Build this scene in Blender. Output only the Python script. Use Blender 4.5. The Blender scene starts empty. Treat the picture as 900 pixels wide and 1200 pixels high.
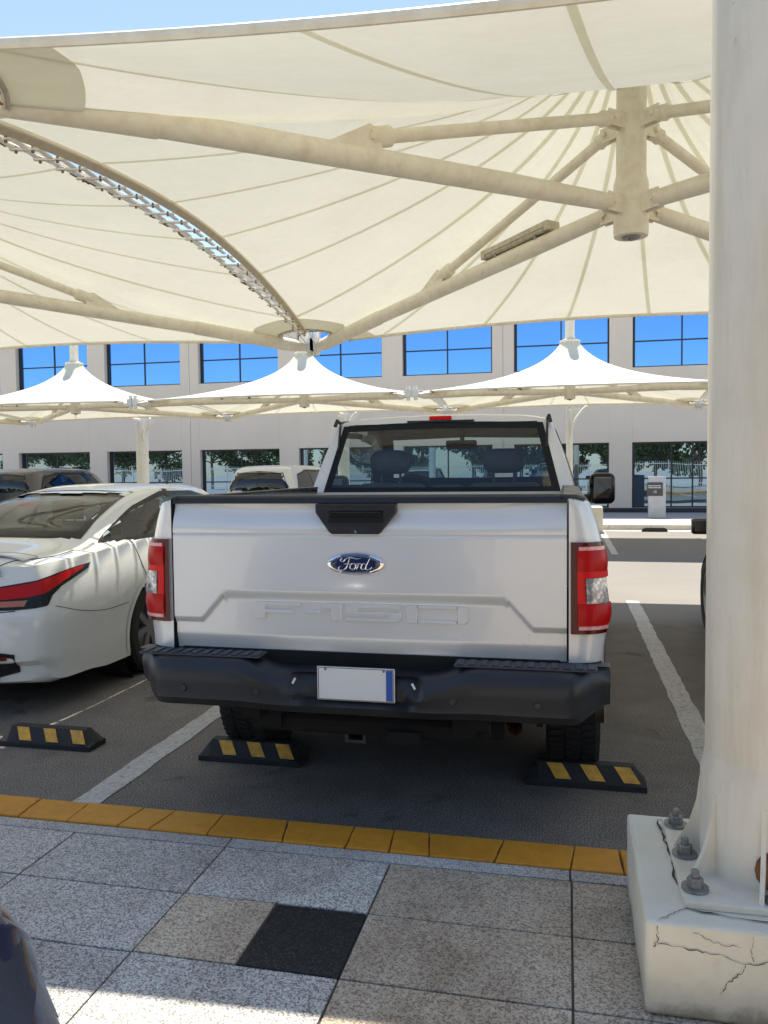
import bpy, bmesh, math, random
import numpy as np
from mathutils import Vector, Matrix
from mathutils.bvhtree import BVHTree
random.seed(4)
scene = bpy.context.scene
C = scene.collection
R = math.radians
# ------------------------------------------------------------------ camera
F, YAW, PIT, ROLL, CAMH = 947.2, .2233, .0510, .0112, 1.54
cd = bpy.data.cameras.new('camera'); cam = bpy.data.objects.new('camera', cd); C.objects.link(cam)
cd.sensor_fit = 'VERTICAL'; cd.sensor_height = 36; cd.lens = F/1200*36
cd.clip_start = .05; cd.clip_end = 2000
fwd = Vector((-math.sin(YAW)*math.cos(PIT), math.cos(YAW)*math.cos(PIT), -math.sin(PIT)))
rt0 = Vector((math.cos(YAW), math.sin(YAW), 0)); up0 = rt0.cross(fwd)
rt = rt0*math.cos(ROLL) - up0*math.sin(ROLL); up = up0*math.cos(ROLL) + rt0*math.sin(ROLL)
cam.matrix_world = Matrix(((rt.x, up.x, -fwd.x, 0), (rt.y, up.y, -fwd.y, 0), (rt.z, up.z, -fwd.z, CAMH), (0, 0, 0, 1)))
scene.camera = cam
# ------------------------------------------------------------------ light
SUN_EL = R(68.5); SD = Vector((.20, -.98, 0)).normalized()      # horizontal direction shadows fall
w = bpy.data.worlds.new('World'); scene.world = w; w.use_nodes = True
nt = w.node_tree; sky = nt.nodes.new('ShaderNodeTexSky'); sky.sky_type = 'NISHITA'; sky.sun_disc = False
sky.sun_elevation = SUN_EL
sky.sun_rotation = math.atan2(-SD.x, -SD.y)
sky.air_density = 1.0; sky.dust_density = .2; sky.ozone_density = 5.0
wm = nt.nodes.new('ShaderNodeMix'); wm.data_type = 'RGBA'; wm.blend_type = 'MULTIPLY'; wm.inputs[0].default_value = 1
nt.links.new(sky.outputs[0], wm.inputs[6]); wm.inputs[7].default_value = (1.16, .97, .82, 1)      # camera white balance for the shade
nt.links.new(wm.outputs[2], nt.nodes['Background'].inputs[0]); nt.nodes['Background'].inputs[1].default_value = .125
sl = bpy.data.lights.new('sun', 'SUN'); sl.energy = 4.1; sl.angle = R(.53); sl.color = (1, .94, .82)
so = bpy.data.objects.new('sun', sl); C.objects.link(so)
tdir = Vector((SD.x*math.cos(SUN_EL), SD.y*math.cos(SUN_EL), -math.sin(SUN_EL)))
so.rotation_euler = tdir.to_track_quat('-Z', 'Y').to_euler(); so.location = (0, 0, 30)
scene.view_settings.view_transform = 'Standard'; scene.view_settings.look = 'None'
scene.view_settings.exposure = 1.14; scene.view_settings.gamma = 1
scene.view_settings.use_curve_mapping = False
scene.cycles.max_bounces = 10; scene.cycles.diffuse_bounces = 5; scene.cycles.transparent_max_bounces = 12

# ------------------------------------------------------------------ materials
def newmat(name):
    m = bpy.data.materials.new(name); m.use_nodes = True
    n = m.node_tree; return m, n, n.nodes['Principled BSDF']
def noise_col(n, sc, det=6, rough=.6, coord='Object', dist=0, vec=None):
    if vec is None:
        tc = n.nodes.new('ShaderNodeTexCoord'); vec = tc.outputs[coord]
    t = n.nodes.new('ShaderNodeTexNoise'); t.inputs['Scale'].default_value = sc
    t.inputs['Detail'].default_value = det; t.inputs['Roughness'].default_value = rough; t.inputs['Distortion'].default_value = dist
    n.links.new(vec, t.inputs['Vector']); return t.outputs['Fac']
def ramp(n, fac, stops):
    r = n.nodes.new('ShaderNodeValToRGB'); e = r.color_ramp.elements
    while len(e) < len(stops): e.new(.5)
    for i, (p, c) in enumerate(stops):
        e[i].position = p; e[i].color = (c, c, c, 1) if isinstance(c, (int, float)) else (*c, 1)
    n.links.new(fac, r.inputs[0]); return r.outputs[0]
def mixc(n, fac, a, b, mode='MIX'):
    m = n.nodes.new('ShaderNodeMix'); m.data_type = 'RGBA'; m.blend_type = mode
    for s, v in ((m.inputs[0], fac), (m.inputs[6], a), (m.inputs[7], b)):
        if isinstance(v, (int, float)): s.default_value = v
        elif isinstance(v, tuple): s.default_value = (*v, 1)
        else: n.links.new(v, s)
    return m.outputs[2]
def bump(n, b, h, strength=.3, dist=.01):
    k = n.nodes.new('ShaderNodeBump'); k.inputs['Strength'].default_value = strength; k.inputs['Distance'].default_value = dist
    n.links.new(h, k.inputs['Height']); n.links.new(k.outputs[0], b.inputs['Normal'])
def simple(name, col, rough=.5, metal=0, coat=0, var=0, vsc=8, bmp=0, spec=None):
    m, n, b = newmat(name)
    b.inputs['Base Color'].default_value = (*col, 1); b.inputs['Roughness'].default_value = rough
    b.inputs['Metallic'].default_value = metal; b.inputs['Coat Weight'].default_value = coat; b.inputs['Coat Roughness'].default_value = .04
    if spec is not None: b.inputs['Specular IOR Level'].default_value = spec
    if var:
        f = noise_col(n, vsc)
        n.links.new(ramp(n, f, [(.3, tuple(c*(1-var) for c in col)), (.7, tuple(min(1, c*(1+var)) for c in col))]), b.inputs['Base Color'])
        n.links.new(ramp(n, f, [(.3, max(0, rough-.1)), (.7, min(1, rough+.12))]), b.inputs['Roughness'])
        if bmp: bump(n, b, noise_col(n, vsc*12, 3), bmp, .003)
    return m
def paint(name, col, metal=0., rough=.32, flake=.03, inside=(.03, .03, .03)):
    m, n, b = newmat(name)
    f = noise_col(n, 2.2, 5)
    c = ramp(n, f, [(.3, tuple(x*(1-flake) for x in col)), (.7, col)])
    g = n.nodes.new('ShaderNodeNewGeometry')
    n.links.new(mixc(n, g.outputs['Backfacing'], c, inside), b.inputs['Base Color'])
    b.inputs['Metallic'].default_value = metal
    n.links.new(ramp(n, noise_col(n, 3, 4, .5), [(.3, rough*.94), (.7, rough*1.06)]), b.inputs['Roughness'])
    b.inputs['Coat Weight'].default_value = 1; b.inputs['Coat Roughness'].default_value = .05
    return m
def glass(name, tint, refl=1., base=.04, rough=0.):
    m = bpy.data.materials.new(name); m.use_nodes = True; n = m.node_tree
    n.nodes.clear(); o = n.nodes.new('ShaderNodeOutputMaterial')
    lw = n.nodes.new('ShaderNodeLayerWeight'); lw.inputs[0].default_value = .5
    fr = n.nodes.new('ShaderNodeMath'); fr.operation = 'POWER'; n.links.new(lw.outputs['Facing'], fr.inputs[0]); fr.inputs[1].default_value = 5
    ad = n.nodes.new('ShaderNodeMath'); ad.operation = 'MULTIPLY_ADD'; ad.inputs[1].default_value = refl; ad.inputs[2].default_value = base; ad.use_clamp = True
    n.links.new(fr.outputs[0], ad.inputs[0])
    t = n.nodes.new('ShaderNodeBsdfTransparent'); t.inputs[0].default_value = (*tint, 1)
    g = n.nodes.new('ShaderNodeBsdfGlossy'); g.inputs['Roughness'].default_value = rough
    mx = n.nodes.new('ShaderNodeMixShader'); n.links.new(ad.outputs[0], mx.inputs[0]); n.links.new(t.outputs[0], mx.inputs[1]); n.links.new(g.outputs[0], mx.inputs[2])
    n.links.new(mx.outputs[0], o.inputs[0]); return m
M = {}
# asphalt
def mk_asphalt():
    m, n, b = newmat('asphalt')
    f1 = noise_col(n, 160, 3, .7); f2 = noise_col(n, .55, 7, .65); f3 = noise_col(n, 5, 6, .7)
    c = ramp(n, f1, [(.36, (.065, .058, .052)), (.5, (.17, .155, .14)), (.62, (.43, .40, .365))])
    c = mixc(n, .75, c, ramp(n, f2, [(.3, (.62, .6, .6)), (.5, (.95, .93, .9)), (.72, (1.3, 1.25, 1.2))]), 'MULTIPLY')
    c = mixc(n, .6, c, ramp(n, f3, [(.3, (.75, .74, .74)), (.7, (1.15, 1.15, 1.12))]), 'MULTIPLY')
    st = noise_col(n, 1.7, 6, .6, dist=1.2)
    c = mixc(n, ramp(n, st, [(.60, 0.), (.68, .6)]), c, (.35, .34, .33), 'MULTIPLY')
    c = mixc(n, ramp(n, noise_col(n, 2.6, 9, .75), [(.58, 0.), (.70, .35)]), c, (.26, .24, .215))
    # same asphalt, with the sunlight on the aisle beyond the bays painted in paler
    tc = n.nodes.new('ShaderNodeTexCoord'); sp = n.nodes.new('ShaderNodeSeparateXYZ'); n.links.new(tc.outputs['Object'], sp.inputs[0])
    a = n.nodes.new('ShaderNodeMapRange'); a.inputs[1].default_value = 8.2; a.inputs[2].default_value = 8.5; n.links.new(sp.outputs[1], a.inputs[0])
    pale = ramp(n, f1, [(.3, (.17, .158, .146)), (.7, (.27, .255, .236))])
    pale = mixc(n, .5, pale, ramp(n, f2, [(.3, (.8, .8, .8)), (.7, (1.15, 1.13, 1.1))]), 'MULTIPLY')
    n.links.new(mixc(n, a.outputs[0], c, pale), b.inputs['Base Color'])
    b.inputs['Roughness'].default_value = .9; b.inputs['Specular IOR Level'].default_value = .25
    bump(n, b, f1, .5, .004); return m
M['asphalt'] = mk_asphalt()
def mk_line():
    m, n, b = newmat('road_paint')
    c = ramp(n, noise_col(n, 34, 9, .8), [(.36, (.16, .15, .14)), (.45, (.5, .48, .45)), (.7, (.7, .68, .64))])
    c = mixc(n, .6, c, ramp(n, noise_col(n, 4, 6), [(.3, (.75, .74, .72)), (.7, (1.05, 1.05, 1.05))]), 'MULTIPLY')
    n.links.new(c, b.inputs['Base Color']); b.inputs['Roughness'].default_value = .8
    bump(n, b, noise_col(n, 160, 3), .3, .003); return m
M['line'] = mk_line()
def speckle(name, base, dark, light, grain=150, stain=(.6, .55, .5), stainamt=.3, dens=.5):
    m, n, b = newmat(name)
    tc = n.nodes.new('ShaderNodeTexCoord')
    v = n.nodes.new('ShaderNodeTexVoronoi'); v.inputs['Scale'].default_value = grain; n.links.new(tc.outputs['Object'], v.inputs['Vector'])
    sep = n.nodes.new('ShaderNodeSeparateColor'); n.links.new(v.outputs['Color'], sep.inputs[0])
    c = ramp(n, sep.outputs[0], [(0, dark), (.30*dens, dark), (.36*dens+.03, base), (.72, base), (.80, light), (1, light)])
    for e in c.node.color_ramp.elements: pass
    f = noise_col(n, 60, 5, .7)
    c = mixc(n, .28, c, ramp(n, f, [(.35, (.65, .65, .65)), (.65, (1.2, 1.2, 1.2))]), 'MULTIPLY')
    f2 = noise_col(n, 3.2, 7, .65)
    c = mixc(n, ramp(n, f2, [(.4, 0.), (.72, stainamt)]), c, stain, 'MULTIPLY')
    f3 = noise_col(n, .9, 8, .7, dist=.6); c = mixc(n, ramp(n, f3, [(.48, 0.), (.62, .55)]), c, (.66, .60, .53), 'MULTIPLY')
    oi = n.nodes.new('ShaderNodeNewGeometry'); c = mixc(n, 1., c, ramp(n, oi.outputs['Random Per Island'], [(0, (.86, .86, .86)), (1, (1.1, 1.08, 1.05))]), 'MULTIPLY')
    n.links.new(c, b.inputs['Base Color']); b.inputs['Roughness'].default_value = .62
    bump(n, b, sep.outputs[1], .15, .002); return m
M['tile_grey'] = speckle('granite_tile_grey', (.56, .545, .51), (.22, .215, .205), (.72, .70, .66), 230, (.62, .58, .52), .5, 1.0)
M['tile_beige'] = speckle('granite_tile_beige', (.55, .455, .345), (.29, .235, .175), (.66, .58, .46), 190, (.55, .48, .42), .7, .8)
M['tile_black'] = speckle('granite_tile_black', (.006, .0065, .008), (.003, .003, .004), (.035, .038, .044), 200, (.8, .8, .8), .5, .8)
M['tile_border'] = speckle('granite_border', (.56, .545, .52), (.25, .25, .24), (.70, .69, .66), 280, (.6, .56, .52), .7, .9)
M['joint'] = simple('joint_mortar', (.11, .09, .07), .9, var=.3, vsc=20)
def mk_yellow():
    m, n, b = newmat('yellow_kerb_paint')
    c = ramp(n, noise_col(n, 26, 9, .78), [(.3, (.30, .19, .07)), (.4, (.58, .25, .018)), (.75, (.72, .31, .024))])
    c = mixc(n, ramp(n, noise_col(n, 2.5, 6), [(.45, 0.), (.75, .5)]), c, (.5, .36, .24), 'MULTIPLY')
    n.links.new(c, b.inputs['Base Color']); b.inputs['Roughness'].default_value = .6; bump(n, b, noise_col(n, 40, 8, .75), .4, .004); return m
M['yellow'] = mk_yellow()
def mk_membrane():
    m = bpy.data.materials.new('canopy_membrane'); m.use_nodes = True; n = m.node_tree; n.nodes.clear()
    o = n.nodes.new('ShaderNodeOutputMaterial')
    f = noise_col(n, .9, 7, .65); f2 = noise_col(n, 14, 6, .7)
    c = ramp(n, f, [(.3, (.75, .74, .635)), (.7, (.81, .80, .69))])
    c = mixc(n, ramp(n, f2, [(.35, 0.), (.8, .26)]), c, (.66, .60, .45), 'MIX')
    c = mixc(n, ramp(n, noise_col(n, .45, 8, .75, dist=.8), [(.52, 0.), (.66, .22)]), c, (.62, .57, .45), 'MIX')
    d = n.nodes.new('ShaderNodeBsdfDiffuse'); n.links.new(c, d.inputs[0])
    t = n.nodes.new('ShaderNodeBsdfTranslucent'); n.links.new(c, t.inputs[0])
    # transmission falls where two layers are welded (seams, corner reinforcement): attribute 'layers'
    at = n.nodes.new('ShaderNodeAttribute'); at.attribute_name = 'layers'
    r = n.nodes.new('ShaderNodeMapRange'); n.links.new(at.outputs['Fac'], r.inputs[0])
    r.inputs[3].default_value = .225; r.inputs[4].default_value = .85
    mx = n.nodes.new('ShaderNodeMixShader'); n.links.new(r.outputs[0], mx.inputs[0]); n.links.new(d.outputs[0], mx.inputs[1]); n.links.new(t.outputs[0], mx.inputs[2])
    n.links.new(mx.outputs[0], o.inputs[0]); return m
M['membrane'] = mk_membrane()
def mk_steel(name, col, rust=.35, streak=True, sc=1.0):
    m, n, b = newmat(name)
    tc = n.nodes.new('ShaderNodeTexCoord'); mp = n.nodes.new('ShaderNodeMapping'); n.links.new(tc.outputs['Object'], mp.inputs[0])
    mp.inputs['Scale'].default_value = (1, 1, .12 if streak else 1)
    f = noise_col(n, 9*sc, 8, .7, vec=mp.outputs[0]); g = noise_col(n, 3*sc, 6, .6)
    c = mixc(n, ramp(n, f, [(.45, 0.), (.72, rust)]), col, (.48, .33, .17))
    c = mixc(n, ramp(n, noise_col(n, 5*sc, 9, .8, dist=1.5), [(.62, 0.), (.70, rust*1.3)]), c, (.34, .19, .08))
    c = mixc(n, ramp(n, g, [(.4, 0.), (.75, rust*.8)]), c, (.52, .44, .30))
    c = mixc(n, ramp(n, noise_col(n, 60, 4, .8), [(.70, 0.), (.76, .8)]), c, (.10, .08, .06))
    n.links.new(c, b.inputs['Base Color']); b.inputs['Roughness'].default_value = .5
    bump(n, b, noise_col(n, 50*sc, 5), .12, .002); return m
M['steel'] = mk_steel('cream_steel_paint', (.80, .755, .62), .36, False)
M['steel_white'] = mk_steel('white_steel_paint', (.80, .78, .71), .2, False)
M['column'] = mk_steel('weathered_column_paint', (.76, .70, .57), .42, True)
M['edge_rust'] = mk_steel('rust_stained_edge', (.50, .45, .35), 1.0, False, 1.3)
M['rust'] = simple('rusty_plate', (.22, .10, .04), .9, var=.5, vsc=20)
M['galv'] = simple('galvanised_bolt', (.26, .255, .24), .5, .6, var=.3, vsc=60)
M['grime'] = simple('grime', (.20, .15, .08), .9, var=.4, vsc=30)
M['crack'] = simple('crack_void', (.07, .055, .035), 1)
def mk_plinth():
    m, n, b = newmat('plinth_render')
    c = ramp(n, noise_col(n, 4, 7, .65), [(.3, (.68, .62, .47)), (.7, (.78, .745, .62))])
    c = mixc(n, ramp(n, noise_col(n, 16, 8, .75), [(.55, 0.), (.75, .45)]), c, (.45, .40, .30))
    tc = n.nodes.new('ShaderNodeTexCoord'); sp = n.nodes.new('ShaderNodeSeparateXYZ'); n.links.new(tc.outputs['Object'], sp.inputs[0])
    ad = n.nodes.new('ShaderNodeMath'); ad.operation = 'MULTIPLY_ADD'; ad.inputs[1].default_value = .16; n.links.new(noise_col(n, 7, 7, .7), ad.inputs[0]); n.links.new(sp.outputs[2], ad.inputs[2])
    c = mixc(n, ramp(n, ad.outputs[0], [(.085, .85), (.12, .25), (.19, 0.)]), c, (.26, .21, .15))      # dirt splashed up from the ground
    n.links.new(c, b.inputs['Base Color']); b.inputs['Roughness'].default_value = .75; bump(n, b, noise_col(n, 25, 8, .7), .45, .006); return m
M['plinth'] = mk_plinth()
def mk_wall():
    m, n, b = newmat('building_render')
    c = ramp(n, noise_col(n, .5, 8, .6), [(.3, (.64, .57, .485)), (.7, (.70, .625, .53))])
    tc = n.nodes.new('ShaderNodeTexCoord'); mp = n.nodes.new('ShaderNodeMapping'); mp.inputs['Scale'].default_value = (1, 1, .15); n.links.new(tc.outputs['Object'], mp.inputs[0])
    c = mixc(n, ramp(n, noise_col(n, 2.5, 7, .7, vec=mp.outputs[0]), [(.5, 0.), (.8, .10)]), c, (.42, .36, .31))
    n.links.new(c, b.inputs['Base Color']); b.inputs['Roughness'].default_value = .9; bump(n, b, noise_col(n, 30, 6), .2, .01); return m
M['wall'] = mk_wall()
M['frame_dark'] = simple('dark_window_frame', (.012, .016, .028), .4)
def mirror(name, col, fac=.8, base=(.01, .014, .02)):
    m, n, b = newmat(name); b.inputs['Base Color'].default_value = (*base, 1); b.inputs['Roughness'].default_value = .15
    o = n.nodes['Material Output']; g = n.nodes.new('ShaderNodeBsdfGlossy'); g.inputs['Color'].default_value = (*col, 1); g.inputs['Roughness'].default_value = .005
    k = n.nodes.new('ShaderNodeBump'); k.inputs['Strength'].default_value = .06; k.inputs['Distance'].default_value = .08
    n.links.new(noise_col(n, .55, 1), k.inputs['Height']); n.links.new(k.outputs[0], g.inputs['Normal'])
    mx = n.nodes.new('ShaderNodeMixShader'); mx.inputs[0].default_value = fac
    n.links.new(b.outputs[0], mx.inputs[1]); n.links.new(g.outputs[0], mx.inputs[2]); n.links.new(mx.outputs[0], o.inputs[0]); return m
M['win_up'] = mirror('blue_mirror_glass', (.16, .40, .84), .9)
M['win_lo'] = mirror('dark_mirror_glass', (.22, .34, .48), .7)
M['silver'] = paint('silver_white_paint', (.75, .735, .71), .15, .26)
M['white_paint'] = paint('pearl_white_paint', (.78, .785, .75), .0, .25)
M['white_paint2'] = paint('white_paint', (.72, .72, .69), 0, .25)
M['black_paint'] = paint('black_paint', (.012, .012, .014), 0, .2)
M['grey_paint'] = paint('dark_grey_paint', (.07, .07, .072), .3, .3)
M['navy_paint'] = paint('dark_blue_paint', (.010, .013, .036), 0, .25)
M['blackpl'] = simple('black_plastic', (.012, .013, .017), .38, var=.25, vsc=14)
M['bumperpl'] = simple('charcoal_bumper_plastic', (.017, .019, .024), .42, var=.3, vsc=6, bmp=.15)
M['gloss_black'] = simple('gloss_black', (.006, .006, .008), .22, spec=.35)
M['void'] = simple('underbody_black', (.006, .006, .006), .9)
M['rubber'] = simple('tyre_rubber', (.016, .016, .017), .75, var=.35, vsc=30)
M['stop_rubber'] = simple('stop_rubber', (.022, .022, .023), .7, var=.4, vsc=12, bmp=.3)
M['stop_yellow'] = simple('stop_yellow', (.72, .38, .05), .55, var=.3, vsc=25)
M['alloy'] = simple('alloy_wheel', (.35, .35, .36), .3, .8)
M['chrome'] = simple('chrome', (.75, .75, .76), .08, 1)
M['mirror_dark'] = simple('mirror_dark', (.30, .33, .32), .03, 1)
M['smoked'] = simple('smoked_lens', (.02, .025, .04), .08, coat=1)
M['badge_blue'] = simple('badge_blue', (.008, .012, .06), .15, coat=.8)
M['red_lens'] = simple('red_lens', (.50, .002, .004), .3, coat=.12, spec=.2)
M['red_bright'] = simple('red_lens_bright', (.75, .004, .006), .3, coat=.12, spec=.2)
M['red_dark'] = simple('red_lens_dark', (.09, .001, .003), .2, coat=.2, spec=.3)
M['pink_lens'] = simple('pale_red_reflector', (.80, .32, .30), .25, coat=.8, var=.2, vsc=60)
M['amber_lens'] = simple('amber_lens', (.42, .09, .015), .15, coat=.8)
def mk_clear():
    m, n, b = newmat('clear_reverse_lens')
    tc = n.nodes.new('ShaderNodeTexCoord'); v = n.nodes.new('ShaderNodeTexVoronoi'); v.inputs['Scale'].default_value = 60; n.links.new(tc.outputs['Object'], v.inputs['Vector'])
    n.links.new(ramp(n, v.outputs['Distance'], [(.15, (.72, .70, .70)), (.6, (.28, .27, .28))]), b.inputs['Base Color'])
    b.inputs['Roughness'].default_value = .15; b.inputs['Metallic'].default_value = .4; b.inputs['Coat Weight'].default_value = 1; return m
M['clear'] = mk_clear()
M['car_glass'] = glass('car_glass', (.74, .82, .79), .9, .07)
M['truck_glass'] = glass('truck_rear_glass', (.74, .82, .86), .9, .065)
M['dark_glass'] = glass('privacy_glass', (.06, .08, .09), .9, .10)
M['frit'] = simple('glass_frit', (.006, .007, .007), .3, spec=.25)
M['seat'] = simple('seat_cloth', (.045, .042, .04), .9, var=.2)
M['seat_grey'] = simple('seat_grey_cloth', (.075, .07, .062), .9, var=.2)
M['cab_in'] = simple('cab_trim', (.03, .03, .032), .8)
M['plate'] = simple('plate_white', (.75, .74, .70), .4)
M['plate_blue'] = simple('plate_blue', (.02, .09, .38), .4)
M['tread'] = simple('step_pad', (.035, .04, .055), .5)
M['hitchm'] = simple('hitch_steel', (.05, .046, .042), .6, .3, var=.3, vsc=30)
M['sign_grey'] = simple('kiosk_grey', (.46, .48, .50), .5, var=.1, vsc=6)
M['sign_dark'] = simple('sign_dark', (.06, .062, .068), .5)
M['sign_white'] = simple('sign_white', (.72, .72, .72), .5)
M['conc'] = simple('pale_concrete', (.50, .46, .40), .85, var=.18, vsc=4, bmp=.2)
M['paver'] = simple('far_paver', (.44, .40, .375), .85, var=.15, vsc=3)
M['lamp_body'] = simple('lamp_body', (.50, .46, .34), .5, var=.25, vsc=14)
M['lamp_lens'] = simple('lamp_lens', (.42, .38, .28), .3, var=.2, vsc=20, coat=.3)
M['lacing'] = simple('white_lacing_strap', (.78, .78, .74), .6, var=.15, vsc=20)
M['plate_grey'] = simple('clamp_plate_grey', (.42, .38, .30), .6, .2, var=.4, vsc=18)
M['bark'] = simple('bark', (.16, .11, .07), .9, var=.4, vsc=12)
def mk_leaf():
    m, n, b = newmat('leaves')
    oi = n.nodes.new('ShaderNodeNewGeometry')
    n.links.new(ramp(n, oi.outputs['Random Per Island'], [(0, (.03, .06, .015)), (.6, (.06, .11, .025)), (1, (.11, .16, .04))]), b.inputs['Base Color'])
    b.inputs['Roughness'].default_value = .6; return m
M['leaf'] = mk_leaf()

# ------------------------------------------------------------------ helpers
def tag(o, label=None, cat=None, group=None, kind=None):
    if label: o['label'] = label
    if cat: o['category'] = cat
    if group: o['group'] = group
    if kind: o['kind'] = kind
    return o
def empty(name, loc=(0, 0, 0), rz=0, label=None, cat=None, group=None):
    o = bpy.data.objects.new(name, None); C.objects.link(o); o.location = loc; o.rotation_euler = (0, 0, rz)
    o.empty_display_size = .2
    return tag(o, label, cat, group)
class MB:
    def __init__(s): s.bm = bmesh.new(); s.mats = []; s.cur = 0; s.layers = None
    def mat(s, key):
        if key not in s.mats: s.mats.append(key)
        s.cur = s.mats.index(key); return s
    def _f(s, vs):
        try: f = s.bm.faces.new(vs)
        except ValueError: return None
        f.material_index = s.cur; return f
    def box(s, c, d, rot=None, taper=1.):
        vs = []
        for z in (-.5, .5):
            k = taper if z > 0 else 1.
            for x, y in ((-.5, -.5), (.5, -.5), (.5, .5), (-.5, .5)):
                v = Vector((x*d[0]*k, y*d[1]*k, z*d[2]))
                if rot is not None: v = rot @ v
                vs.append(s.bm.verts.new(v+Vector(c)))
        for q in ((3, 2, 1, 0), (4, 5, 6, 7), (0, 1, 5, 4), (1, 2, 6, 5), (2, 3, 7, 6), (3, 0, 4, 7)): s._f([vs[i] for i in q])
        return s
    def b2(s, x0, x1, y0, y1, z0, z1): return s.box(((x0+x1)/2, (y0+y1)/2, (z0+z1)/2), (x1-x0, y1-y0, z1-z0))
    def tube(s, pts, r, seg=12, cap=True, flat=None):
        pts = [Vector(p) for p in pts]; n = len(pts); rr = r if isinstance(r, (list, tuple)) else [r]*n
        rings = []; ref = None
        for i, p in enumerate(pts):
            t = (pts[min(i+1, n-1)]-pts[max(i-1, 0)]).normalized()
            if ref is None: ref = Vector((0, 0, 1)) if abs(t.z) < .9 else Vector((1, 0, 0))
            a = (ref - t*ref.dot(t)).normalized(); ref = a; b = t.cross(a)
            fa = flat if flat else 1
            rings.append([s.bm.verts.new(p+(a*math.cos(2*math.pi*k/seg)*fa+b*math.sin(2*math.pi*k/seg))*rr[i]) for k in range(seg)])
        for i in range(n-1):
            for k in range(seg): s._f([rings[i][k], rings[i][(k+1) % seg], rings[i+1][(k+1) % seg], rings[i+1][k]])
        if cap:
            s._f(rings[0][::-1]); s._f(rings[-1])
        return s
    def lathe(s, prof, origin=(0, 0, 0), axis='Z', seg=32, a0=0, a1=2*math.pi, closed=False):
        rings = []; full = abs(a1-a0-2*math.pi) < 1e-6; N = seg if full else seg+1
        for (r, h) in prof:
            ring = []
            for k in range(N):
                a = a0+(a1-a0)*k/seg; x, y = r*math.cos(a), r*math.sin(a)
                v = {'Z': (x, y, h), 'X': (h, x, y), 'Y': (x, h, y)}[axis]
                ring.append(s.bm.verts.new(Vector(v)+Vector(origin)))
            rings.append(ring)
        if closed: rings.append(rings[0])
        for i in range(len(rings)-1):
            for k in range(seg):
                k2 = (k+1) % N
                s._f([rings[i][k], rings[i][k2], rings[i+1][k2], rings[i+1][k]])
        return s
    def prism(s, poly, ax, a, b):
        # polygon of 2D points extruded along axis 'X','Y','Z' from a to b
        def P(u, v, h): return {'X': (h, u, v), 'Y': (u, h, v), 'Z': (u, v, h)}[ax]
        A = [s.bm.verts.new(P(u, v, a)) for u, v in poly]; B = [s.bm.verts.new(P(u, v, b)) for u, v in poly]
        s._f(A[::-1]); s._f(B); n = len(poly)
        for i in range(n): s._f([A[i], A[(i+1) % n], B[(i+1) % n], B[i]])
        return s
    def grid(s, fn, nu, nv, matfn=None):
        V = [[s.bm.verts.new(fn(i/nu, j/nv)) for j in range(nv+1)] for i in range(nu+1)]
        for i in range(nu):
            for j in range(nv):
                f = s._f([V[i][j], V[i+1][j], V[i+1][j+1], V[i][j+1]])
                if f and matfn: f.material_index = matfn((i+.5)/nu, (j+.5)/nv)
        return V
    def build(s, name, mat, parent=None, smooth=True, bevel=0, seg=2, thick=0, recalc=True, angle=35):
        if recalc: bmesh.ops.recalc_face_normals(s.bm, faces=s.bm.faces)
        me = bpy.data.meshes.new(name); s.bm.to_mesh(me); s.bm.free()
        for k in (s.mats if s.mats else [mat]): me.materials.append(M[k])
        if smooth:
            me.polygons.foreach_set('use_smooth', [True]*len(me.polygons))
            try: me.set_sharp_from_angle(angle=R(angle))
            except Exception: pass
        o = bpy.data.objects.new(name, me); C.objects.link(o)
        if parent: o.parent = parent
        if thick: k = o.modifiers.new('thick', 'SOLIDIFY'); k.thickness = thick; k.offset = 0
        if bevel:
            k = o.modifiers.new('bevel', 'BEVEL'); k.width = bevel; k.segments = seg; k.limit_method = 'ANGLE'; k.angle_limit = R(40)
            k.harden_normals = False
        return o
def copy_tree(o, parent=None):
    c = o.copy(); C.objects.link(c); c.parent = parent
    for ch in list(o.children): copy_tree(ch, c)
    return c
def text_mesh(txt, size, name, mat, parent, loc, rot, extrude=.002, sx=1., bold=0, align='CENTER'):
    cu = bpy.data.curves.new('lettering', 'FONT'); cu.body = txt; cu.size = size; cu.extrude = extrude; cu.align_x = align; cu.align_y = 'CENTER'; cu.offset = bold
    t = bpy.data.objects.new('lettering', cu); C.objects.link(t)
    dg = bpy.context.evaluated_depsgraph_get(); me = bpy.data.meshes.new_from_object(t.evaluated_get(dg))
    bpy.data.objects.remove(t); bpy.data.curves.remove(cu)
    me.materials.clear(); me.materials.append(M[mat])
    o = bpy.data.objects.new(name, me); C.objects.link(o); o.parent = parent; o.location = loc; o.rotation_euler = rot; o.scale = (sx, 1, 1)
    return o

# ================================================================== SETTING
g = MB(); g.grid(lambda u, v: Vector((-400+800*u, -300+900*v, -.004)), 4, 4)
tag(g.build('ground', 'conc', None, False), kind='structure')
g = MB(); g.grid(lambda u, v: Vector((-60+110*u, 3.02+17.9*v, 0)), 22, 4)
tag(g.build('parking_asphalt', 'asphalt', None, False), kind='structure')
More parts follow.
